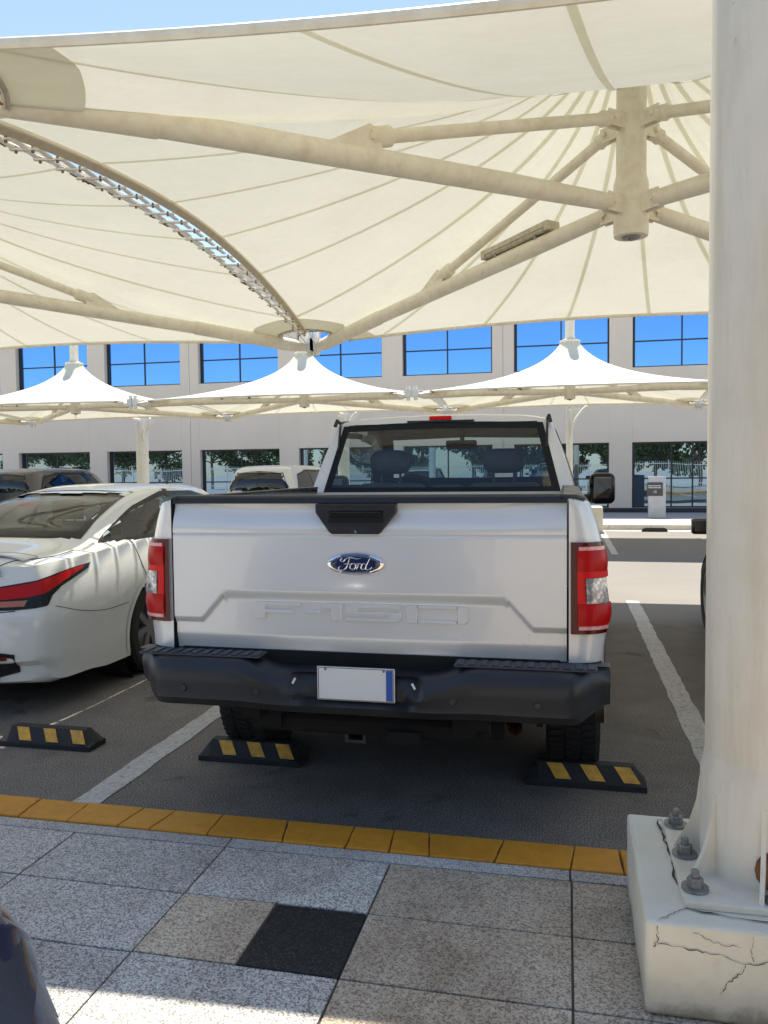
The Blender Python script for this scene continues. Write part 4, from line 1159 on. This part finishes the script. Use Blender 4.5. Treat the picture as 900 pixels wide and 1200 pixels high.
# handle bezel
b = MB()
o8 = [(-.165, 1.408), (-.182, 1.392), (-.165, 1.375), (-.122, 1.292), (-.112, 1.284), (.112, 1.284), (.122, 1.292), (.165, 1.375), (.182, 1.392), (.165, 1.408)]
o8 = [(-.178, 1.4075), (-.178, 1.372), (-.122, 1.293), (-.110, 1.284), (.086, 1.284), (.098, 1.293), (.158, 1.372), (.158, 1.4075)]
b.prism(o8, 'Y', -.012, .045); hb_ = b.build('handle_bezel', 'blackpl', tk, False, bevel=.004)
b = MB(); b.b2(-.120, .105, -.0165, -.011, 1.331, 1.379); b.build('handle_recess', 'void', hb_, False)
b = MB(); b.prism([(-.006-.013, 1.352), (-.024, 1.374), (-.012, 1.378), (-.012, 1.352)], 'X', -.116, .101); b.build('handle', 'gloss_black', hb_, False, bevel=.004)
b = MB(); b.lathe([(0, -.020), (.005, -.020), (.008, -.012)], (-.008, 0, 1.296), 'Y', 14); b.build('camera_lens', 'chrome', hb_)
# oval emblem
cx_, cz_ = -.012, 1.163; bo = .012
def oval(a, c, y0, y1, name, mat, par, dome=0):
    b = MB(); n = 56
    rings = []
    for k, (f, y) in enumerate(((1, y0), (1, y1+.002), (.97, y1), (.7, y1-dome*.6), (.35, y1-dome), (0.01, y1-dome))):
        rings.append([b.bm.verts.new((cx_+a*f*math.cos(2*math.pi*i/n), y, cz_+c*f*math.sin(2*math.pi*i/n))) for i in range(n)])
    for q in range(len(rings)-1):
        for i in range(n): b._f([rings[q][i], rings[q][(i+1) % n], rings[q+1][(i+1) % n], rings[q+1][i]])
    b._f(rings[-1]); return b.build(name, mat, par, True, angle=50)
em = oval(.118, .0455, .004, -.010, 'emblem', 'chrome', tk)
oval(.105, .0365, -.0102, -.0122, 'emblem_field', 'badge_blue', em)
b = MB(); n = 56
b.tube([(cx_+.0985*math.cos(2*math.pi*i/n), -.0145, cz_+.0325*math.sin(2*math.pi*i/n)) for i in range(n+1)], .0011, 6, False)
b.build('emblem_rim', 'chrome', em)
def script(strokes, sc, r_):
    b = MB()
    for st in strokes:
        P = catmull(st, 6); m = len(P)
        b.tube([(cx_+u*sc*.88, -.0155, cz_+v*sc*.68) for u, v in P], [r_*(.65+.6*math.sin(math.pi*min(1, max(0, i/(m-1))))) for i in range(m)], 8)
    b.build('emblem_script', 'chrome', em)
script([[(-.52, .30), (-.60, .20), (-.50, .12), (-.38, .26), (-.20, .34), (0, .30), (.16, .28), (.26, .32)],
        [(-.22, .30), (-.28, .05), (-.38, -.22), (-.52, -.33), (-.66, -.28), (-.66, -.16), (-.56, -.12)],
        [(-.46, -.02), (-.32, .02), (-.16, .0), (-.10, .05)],
        [(-.04, .02), (-.17, -.05), (-.19, -.22), (-.08, -.28), (.03, -.15), (.02, .0), (-.06, .03), (.06, .0), (.14, .03)],
        [(.14, .04), (.12, -.12), (.06, -.28)], [(.11, -.10), (.20, .03), (.29, .0)],
        [(.46, .0), (.36, .03), (.27, -.10), (.28, -.24), (.38, -.26), (.48, -.10)], [(.62, .30), (.52, .05), (.45, -.16), (.48, -.28), (.60, -.26), (.70, -.14)]], .115, .0026)
# bed sides
def bed_side(sx):
    B_ = MB()
    prof = [(1.425, .860), (1.418, .905), (1.38, .925), (1.28, .955), (1.22, .966), (1.10, .975), (1.0, .985), (.90, .978), (.80, .968), (.70, .965), (.55, .955)]
    zs_ = [p[0] for p in prof]; xs_ = [p[1] for p in prof]
    def X_(z): return mono(zs_[::-1], xs_[::-1], z)
    ny, nz_ = 60, 34
    AY, AZ, AR = 1.13, .40, .47
    kill = []
    V = [[None]*(nz_+1) for _ in range(ny+1)]
    for i in range(ny+1):
        y = 0.112+1.9*i/ny
        for j in range(nz_+1):
            z = .55+(1.425-.55)*j/nz_ if y > .25 else .785+(1.425-.785)*j/nz_
            x = X_(z)
            d = math.hypot(y-AY, z-AZ)
            x += .035*sm(AR+.16, AR+.02, d)                      # flare
            V[i][j] = B_.bm.verts.new((sx*x, y, z))
    for i in range(ny):
        for j in range(nz_):
            q = [V[i][j], V[i+1][j], V[i+1][j+1], V[i][j+1]]
            c = sum((v.co for v in q), Vector())/4
            if math.hypot(c.y-AY, c.z-AZ) < AR: continue
            if i < 3 and .905 < c.z < 1.257 and False: continue
            B_._f(q)
    # rear face of the post
    def rf(u, v):
        z = .787+(1.425-.787)*v; xo = X_(z)-.012
        a = u*math.pi/2; xo += .012
        return Vector((sx*(.834+(xo-.834)*math.sin(a)), .012+.10*(1-math.cos(a)), z))
    B_.grid(rf, 10, 40)
    B_.grid(lambda u, v: Vector((sx*.834, .012+.10*u, .787+(1.425-.787)*v)), 1, 10)
    B_.grid(lambda u, v: Vector((sx*(.80+.06*u), .012+2.0*v, 1.426)), 1, 10)
    B_.grid(lambda u, v: Vector((sx*.80, .1+1.9*u, .80+.625*v)), 4, 2)
    B_.build('bed_side', 'silver', tk, True, angle=40)
    b = MB(); b.grid(lambda u, v: Vector((sx*(.80+.095*u), .015+.075*u*u*(1-v)+2.0*v, 1.431-.010*sm(.6, 1, u))), 6, 10); b.build('bed_rail', 'blackpl', tk, True, thick=.012)
    b = MB(); prev = None
    for k in range(41):
        a = -.1+(math.pi+.2)*k/40
        row = []
        for rr, dx in ((AR-.012, -.03), (AR-.012, .012), (AR+.03, .008)):
            z = AZ+rr*math.sin(a); x = X_(max(.56, min(1.4, z)))+.036; row.append(b.bm.verts.new((sx*(x+dx-.006), AY+rr*math.cos(a), z)))
        if prev:
            for q in range(2): b._f([prev[q], row[q], row[q+1], prev[q+1]])
        prev = row
    b.build('arch_lip', 'silver', tk, True)
for sx in (-1, 1): bed_side(sx)
b = MB(); b.b2(-.80, .80, .08, 2.02, .80, .84); b.b2(-.80, .80, 1.98, 2.02, .8, 1.40); b.build('bed_floor', 'silver', tk, False)
# tail lamps
for sx in (-1, 1):
    def LX(z): return mono([.80, .90, 1.0, 1.10, 1.22, 1.30], [.968, .978, .985, .975, .966, .95], z)
    def surfL(u, z, off):  # u 0 inner .. 1 wraps round the corner
        xo = LX(z)+.004; a = u*math.pi/2*.985
        return Vector((sx*(.842+(xo-.842)*math.sin(a)**.85+off*math.sin(a)), -.002+.105*(1-math.cos(a))**1.05-off*math.cos(a), z))
    b = MB(); b.grid(lambda u, v: surfL(u, .902+.355*v+.006*math.sin(u*3)*0, 0), 26, 20)
    b.grid(lambda u, v: surfL(u, .902, 0)+Vector((0, .03*v, .0)), 20, 1); b.grid(lambda u, v: surfL(u, 1.257, 0)+Vector((0, .03*v, 0)), 20, 1)
    lm = b.build('tail_lamp', 'red_dark', tk, True, angle=60)
    def reg(name, mat, u0, u1, z0, z1, off, n=(14, 8), wave=0):
        b = MB(); b.grid(lambda u, v: surfL(u0+(u1-u0)*u, z0+(z1-z0)*v, off+wave*math.sin(v*math.pi)), *n)
        b.grid(lambda u, v: surfL(u0+(u1-u0)*u, z1, off*(1-v)), n[0], 1); b.grid(lambda u, v: surfL(u0+(u1-u0)*u, z0, off*(1-v)), n[0], 1)
        b.grid(lambda u, v: surfL(u0, z0+(z1-z0)*v, off*(1-u)), 1, n[1])
        b.build(name, mat, lm, True, angle=60)
    reg('red_lens', 'red_lens', .08, .98, 1.145, 1.226, .006, wave=.004)
    reg('red_lens', 'red_lens', .08, .98, .935, 1.02, .006, wave=.004)
    reg('red_lens', 'red_bright', .08, .205, 1.0205, 1.1445, .006)
    reg('red_lens', 'red_bright', .205, .98, 1.120, 1.1445, .007)
    reg('reflector_strip', 'pink_lens', .11, .80, 1.227, 1.241, .008, (10, 2))
    reg('reflector_strip', 'pink_lens', .10, .80, .920, .934, .008, (10, 2))
    reg('reverse_lens', 'clear', .215, .72, 1.022, 1.119, .009, wave=.003)
    for k in range(4):
        zz = 1.03+k*.022
    b = MB(); b.b2(min(sx*.833, sx*.8295), max(sx*.833, sx*.8295), .025, .06, .79, 1.41); b.build('panel_gap', 'void', tk, False)
# rear bumper
bp = MB()
def bumper_sec(x):
    ax = abs(x)
    cen = sm(.50, .30, ax)                 # centre dip around the plate
    end = sm(.80, .995, ax)
    yo = -.145+.16*end**1.6+.018*cen*0
    top = .778-.05*cen; bot = .575-.008*cen+.045*sm(.85, .99, ax)
    ytop = yo+.03
    c1 = .075*sm(.29, .235, ax); c2 = .070*sm(.25, .20, ax); c3 = .012*sm(.22, .18, ax)
    return [(.07+.0, top+.004), (-.005, top+.004), (ytop+.012+c1*.4, top), (ytop-.008+c1, top-.012), (yo+c1, top-.045), (yo+.004+c2, (top+bot)/2), (yo+.014+c2*.9, bot+.055), (yo+.014+c3, bot+.035), (yo+.045, bot), (.10, bot+.01)]
def bump_pt(x, k, f=0): return bumper_sec(x)[k]
xsb = [-.99+1.98*i/120 for i in range(121)]
S = [[bp.bm.verts.new((x, y+(0 if abs(x) < .9 else 0), z)) for y, z in bumper_sec(x)] for x in xsb]
for i in range(120):
    for k in range(9): bp._f([S[i][k], S[i+1][k], S[i+1][k+1], S[i][k+1]])
bp._f(S[0]); bp._f(S[-1][::-1])
bmp_o = bp.build('rear_bumper', 'bumperpl', tk, True, angle=38)
for x0, x1 in ((-.94, -.40), (.40, .94)):
    b = MB(); n = 12
    b.b2(x0, x1, -.10, .0, .779, .787)
    for k in range(n):
        xa = x0+(x1-x0)*(k+.2)/n; b.b2(xa, xa+(x1-x0)/n*.6, -.095, -.01, .787, .792)
    b.build('step_pad', 'tread', bmp_o, False, bevel=.003)
for xq in (-.72, -.40, .40, .72):
    b = MB(); yq = bumper_sec(xq)[5][0]; b.lathe([(0, yq-.002), (.013, yq-.002), (.0145, yq+.0), (.016, yq+.003)], (xq, 0, .655), 'Y', 20); b.build('parking_sensor', 'blackpl', bmp_o)
for sx in (-1, 1):
    b = MB(); b.box((sx*.245, -.118, .700), (.009, .006, .026), Matrix.Rotation(-sx*.5, 3, 'Y')); b.build('plate_light', 'plate', bmp_o, False, bevel=.002)
# number plate
b = MB(); b.b2(-.155, .165, -.093, -.087, .622, .758); npl = b.build('number_plate', 'plate', tk, False, bevel=.004)
b = MB(); b.mat('gloss_black'); 
for (x0, x1, z0, z1) in ((-.150, .160, .753, .755), (-.150, .160, .625, .627), (-.150, -.148, .625, .755), (.158, .160, .625, .755)): b.b2(x0, x1, -.0945, -.0932, z0, z1)
b.build('plate_border', 'gloss_black', npl, False)
b = MB()
for x in (-.12, .12):
    b = MB(); b.lathe([(0, -.0955), (.005, -.095), (.006, -.093)], (x, 0, .748), 'Y', 10); b.build('plate_screw', 'galv', npl, False)
b = MB(); b.b2(.130, .156, -.0945, -.0932, .629, .751); b.build('plate_band', 'plate_blue', npl, False)
# hitch, chassis, spare, exhaust, axle
b = MB(); 
b.b2(-.095, -.005, .10, .12, .385, .398); b.b2(-.095, -.005, .10, .12, .448, .461); b.b2(-.095, -.082, .10, .12, .398, .448); b.b2(-.018, -.005, .10, .12, .398, .448)
b.b2(-.09, -.01, .12, .45, .390, .398); b.b2(-.09, -.01, .12, .45, .448, .456); b.b2(-.09, -.082, .12, .45, .398, .448); b.b2(-.018, -.01, .12, .45, .398, .448)
b.build('hitch_receiver', 'hitchm', tk, False)
b = MB(); b.tube([(-.5, .12, .46), (.5, .12, .46)], .045, 12); b.box((-.42, .12, .52), (.10, .12, .14)); b.box((.42, .12, .52), (.10, .12, .14)); b.box((.17, .04, .44), (.14, .01, .05)); b.build('hitch_beam', 'void', tk, False)
b = MB(); b.b2(-.52, -.44, .0, 5.2, .50, .64); b.b2(.44, .52, .0, 5.2, .50, .64); b.b2(-.86, .86, .25, 2.0, .70, .79); b.b2(-.8, .8, .02, .10, .60, .79); b.build('chassis', 'void', tk, False)
b = MB(); b.lathe([(.16, -.1), (.33, -.12), (.375, -.07), (.375, .07), (.33, .12), (.16, .1)], (0, .62, .56), 'Z', 32); b.build('spare_wheel', 'rubber', tk)
b = MB(); b.tube([(.62, .08, .50), (.60, .4, .50), (.58, 1.0, .52)], .035, 14, False); b.build('exhaust_pipe', 'rust', tk)
b = MB(); b.tube([(-.8, 1.13, .40), (.8, 1.13, .40)], .055, 12); b.lathe([(0, -.16), (.13, -.12), (.16, 0), (.13, .12), (0, .16)], (0, 1.13, .40), 'X', 20); b.build('rear_axle', 'void', tk)
b = MB()
for sx in (-1, 1):
    b = MB(); b.lathe([(.02, sx*.52), (.50, sx*.52), (.50, sx*.93)], (0, 1.13, .42), 'X', 36, a0=-.1, a1=math.pi+.1) ; b.b2(*(sorted((sx*.50, sx*.56))), .35, 2.0, .35, .80); b.build('wheel_well', 'void', tk)
w0 = wheel(tk, .855, 1.13, .39, .262, 1, treads=64, spokes=6)
copy_wheel(w0, -.855, 1.13, -1); copy_wheel(w0, .855, 4.72, 1); copy_wheel(w0, -.855, 4.72, -1)
# added strip standing in for light reflected on the right tyre's tread side
b = MB(); b.b2(.675, .705, .98, 1.0, .22, .5); b.build('tyre_edge_shine', 'hitchm', tk, False)
# cab + bonnet body
CAB = [(2.06, 1.905, 1.375, .715, .885, .985, .95, .96, .50), (2.12, 1.915, 1.375, .72, .89, .99, .95, .965, .46), (2.6, 1.93, 1.36, .72, .90, 1.0, .95, .97, .44), (3.2, 1.925, 1.34, .715, .90, 1.0, .95, .97, .44), (3.45, 1.87, 1.33, .71, .90, 1.0, .95, .97, .44),
       (4.0, 1.48, 1.31, .76, .885, 1.0, .95, .97, .44), (4.12, 1.40, 1.30, .78, .88, 1.0, .95, .97, .44), (4.8, 1.35, 1.26, .74, .86, 1.0, .92, .97, .46), (5.4, 1.26, 1.18, .70, .84, .98, .85, .95, .48), (5.55, 1.10, 1.03, .66, .82, .96, .8, .93, .5)]
CB = Body(CAB, dy=.035, rear=(.0, 2, 0), front=(.22, 3, 0), rearf=lambda x, z: .17*max(0, (z-1.38))/.53+.05*(abs(x)/.9)**3)
def G_(pl): return pl
rb = [(-.79, 1.385), (-.4, 1.383), (0, 1.382), (.4, 1.383), (.79, 1.385)]; rt_ = [(-.672, 1.845), (-.3, 1.857), (0, 1.86), (.3, 1.857), (.672, 1.845)]
b_ = CB.panel(rb, rt_, 'B', .006, 40, 14, ['frit', 'truck_glass'], .055, 'rear_window', tk)
fb, ft = [(-.76, 1.43), (0, 1.42), (.76, 1.43)], [(-.64, 1.83), (0, 1.85), (.64, 1.83)]
CB.panel(fb, ft, 'F', .006, 24, 10, ['frit', 'car_glass'], .06, 'windscreen', tk)
sb, stp = [(2.45, 1.40), (3.0, 1.385), (3.82, 1.38)], [(2.50, 1.82), (3.0, 1.83), (3.40, 1.78)]
for d in ('R', 'L'): CB.panel(sb, stp, d, .005, 20, 8, ['frit', 'car_glass'], .09, 'side_window', tk)
CB.cut_side(shrink(sb+stp[::-1], .03)); CB.cut_end(shrink(rb+rt_[::-1], .025), -1); CB.cut_end(shrink(fb+ft[::-1], .025), 1)
CB.cut_arch(4.72, .42, .47)
for d in ('R', 'L'):
    CB.seam([(2.36, 1.37), (2.36, 1.0), (2.38, .55)], d, parent=tk); CB.seam([(3.92, 1.36), (3.94, 1.0), (3.9, .55)], d, parent=tk)
    p = CB.hit(2.6, 1.18, d, .015); b = MB(); b.box(p, (.035, .22, .04)); b.build('door_handle', 'blackpl', tk, True, bevel=.012)
# roof ditch mouldings
for sx in (-1, 1):
    b = MB(); b.tube([CB.hit(sx*.70, .1+2.06+.02+.05*k, 'T', .004) for k in range(0, 26)], .013, 8, flat=.6)
    b.tube([CB.hit(sx*.70, 2.25, 'T', .004), Vector((sx*.712, 2.195, 1.885)), Vector((sx*.722, 2.175, 1.845))], .013, 8)
    b.build('roof_moulding', 'blackpl', tk)
CB.finish('silver', tk, 'cab')
well(tk, .97, 4.72, .40, .47)
for sx in (1, -1): CB.panel([(sx*.62, .88), (sx*.86, .88)], [(sx*.62, 1.08), (sx*.86, 1.10)], 'F', .01, 8, 5, ['clear'], 0, 'headlamp', tk)
CB.panel([(-.56, .72), (.56, .72)], [(-.58, 1.06), (.58, 1.06)], 'F', .01, 14, 6, ['gloss_black'], 0, 'grille', tk)
b = MB(); b.b2(-.95, .95, 5.36, 5.62, .5, .70); b.build('front_bumper', 'chrome', tk, True, bevel=.04, seg=3)
# third brake lamp
b = MB(); b.grid(lambda u, v: Vector(((u*2-1)*(.205+.012*v*-1), 2.215+.05*v+.04*(u*2-1)**2, 1.872+.036*math.sin(v*math.pi/2)-.012*(u*2-1)**4)), 24, 6); bl_ = b.build('brake_lamp', 'clear', tk, True, thick=.008)
b = MB(); b.b2(-.075, .075, 2.203, 2.225, 1.876, 1.902); b.build('red_lens', 'red_bright', bl_, True, bevel=.006)
b = MB(); b.b2(-.225, .225, 2.20, 2.24, 1.862, 1.873); b.build('lamp_base', 'blackpl', bl_, False)
# cab interior
for x in (-.40, .40):
    b = MB(); b.box((x, 2.85, .98), (.52, .5, .16)); b.build('seat', 'seat_grey', tk, True, bevel=.05, seg=3)
    b = MB(); b.box((x, 2.52, 1.20), (.50, .14, .50), Matrix.Rotation(.12, 3, 'X')); b.build('backrest', 'seat_grey', tk, True, bevel=.05, seg=3)
    b = MB(); b.lathe([(0, -.14), (.055, -.135), (.078, -.11), (.085, -.06), (.085, .06), (.078, .11), (.055, .135), (0, .14)], (x, 2.46, 1.60), 'X', 20); b.box((x-.07, 2.47, 1.48), (.016, .016, .14)); b.box((x+.07, 2.47, 1.48), (.016, .016, .14)); b.build('headrest', 'seat_grey', tk, True, bevel=0)
b = MB(); b.box((0, 2.52, 1.22), (.22, .13, .44)); b.build('centre_backrest', 'seat_grey', tk, True, bevel=.04, seg=3)
b = MB(); b.b2(-.80, .80, 3.45, 3.95, 1.10, 1.36); b.build('dashboard', 'cab_in', tk, True, bevel=.05, seg=3)
b = MB(); b.tube([(-.40+.19*math.cos(a*math.pi/12), 3.25+.07*math.sin(a*math.pi/12), 1.32+.18*math.sin(a*math.pi/12)) for a in range(25)], .014, 8, False); b.tube([(-.40, 3.25, 1.32), (-.40, 3.5, 1.24)], .03, 8); b.build('steering_wheel', 'cab_in', tk)
b = MB(); b.box((0, 3.30, 1.74), (.25, .03, .075)); b.box((0, 3.36, 1.79), (.03, .08, .05)); b.build('interior_mirror', 'cab_in', tk, True, bevel=.02)
b = MB(); b.b2(-.84, .84, 2.25, 4.0, .80, .86); b.b2(-.70, .70, 2.16, 2.24, .86, 1.36); b.build('cab_floor', 'cab_in', tk, False)
# door mirrors
for sx in (-1, 1):
    b = MB(); b.box((sx*1.10, 3.52, 1.38), (.20, .13, .25)); mr = b.build('door_mirror', 'gloss_black', tk, True, bevel=.05, seg=4)
    b = MB(); b.box((sx*1.00, 3.56, 1.30), (.14, .07, .07)); b.build('mirror_arm', 'blackpl', mr, True, bevel=.02)
    b = MB(); b.box((sx*1.10, 3.452, 1.385), (.135, .004, .17), Matrix.Rotation(sx*.10, 3, 'Z') @ Matrix.Rotation(.14, 3, 'X')); gl = b.build('mirror_glass', 'mirror_dark', mr, False, bevel=.002)

# ================================================================== KIOSK SIGN
ks = empty('kiosk_post', (2.47, 24, .115), 0, 'pale grey free standing post with a dark number panel by the glass entrance', 'sign post')
b = MB(); b.prism([(-.235, 0), (.235, 0), (.235, 1.17), (-.205, 1.19), (-.235, 1.15)], 'Y', -.09, .09); b.build('post', 'sign_grey', ks, False, bevel=.012)
b = MB(); b.b2(-.28, .15, -.112, -.0925, .63, 1.01); sp_ = b.build('panel', 'sign_dark', ks, False, bevel=.004)
b = MB()
rg = random.Random(8)
for z in (.905, .85):
    x = -.24
    while x < .10:
        wq = rg.uniform(.012, .03); b.b2(x, x+wq, -.116, -.1125, z, z+.026); x += wq+.008
b.build('lettering', 'sign_white', sp_, False)
text_mesh('15', .10, 'number', 'sign_white', sp_, (-.065, -.114, .745), (R(90), 0, 0), .001)
# far kerb wheel stops
for i, x in enumerate((1.75, 4.1)):
    o = empty('wheel_stop', (x, 20.32, .009), 0, ('low black rubber wheel stop on the far kerb line, beside the truck mirror', 'low black rubber wheel stop on the far kerb line, beside the thick column')[i], 'wheel stop', 'far wheel stops')
    b = MB(); b.prism([(0, 0), (.02, .06), (.08, .09), (.52, .09), (.58, .06), (.60, 0)], 'Y', 0, .14); b.build('body', 'stop_rubber', o, False, bevel=.008)

# ================================================================== BEHIND THE CAMERA, seen in the mirrored windows
def tree(x, y, h, lab, seed):
    rg = random.Random(seed); o = empty('street_tree', (x, y, 0), 0, lab, 'tree', 'trees mirrored in the windows')
    b = MB(); b.tube([(0, 0, 0), (.05, .03, h*.25), (-.04, .05, h*.5), (.02, 0, h*.75)], [.16, .13, .10, .05], 10)
    cl = []
    for k in range(9):
        a = rg.uniform(0, 6.28); rr = rg.uniform(.5, 2.1); z = h*rg.uniform(.34, .95); p = Vector((rr*math.cos(a), rr*math.sin(a), z)); cl.append((p, rg.uniform(.7, 1.2)))
        b.tube([(0, .03, h*.42), (p.x*.5, p.y*.5, (h*.45+z)/2), tuple(p)], [.06, .04, .015], 6)
    b.build('trunk', 'bark', o)
    b = MB()
    for p, rad in cl:
        for _ in range(260):
            v = Vector((rg.gauss(0, 1), rg.gauss(0, 1), rg.gauss(0, .8))).normalized()*rad*rg.random()**.4
            c = p+v; s_ = rg.uniform(.12, .24); u = Vector((rg.uniform(-1, 1), rg.uniform(-1, 1), rg.uniform(-1, 1))).normalized(); t = u.orthogonal().normalized()
            b._f([b.bm.verts.new(c+u*s_), b.bm.verts.new(c+t*s_*.6), b.bm.verts.new(c-u*s_), b.bm.verts.new(c-t*s_*.6)])
    b.build('crown', 'leaf', o, False, recalc=False)
for k in range(19): tree(-50+3.8*k+random.uniform(-1, 1), -12+random.uniform(-1.5, 1.5), random.uniform(4.6, 5.6), 'leafy green tree behind the white railing fence, mirrored in the dark windows', k+1)
fe = empty('railing_fence', (0, -8, .0), 0, 'white metal railing fence along the pavement', 'fence')
b = MB(); b.b2(-42, 16, -.02, .02, 1.75, 1.80); b.b2(-42, 16, -.02, .02, .45, .50)
for k in range(414): b.b2(-42+k*.14, -42+k*.14+.02, -.01, .01, .12, 1.95)
b.build('railing', 'steel_white', fe, False)
for k in range(21):
    b = MB(); b.b2(-42+k*2.9-.04, -42+k*2.9+.04, -.04, .04, .1, 2.05); b.build('post', 'steel_white', fe, False)
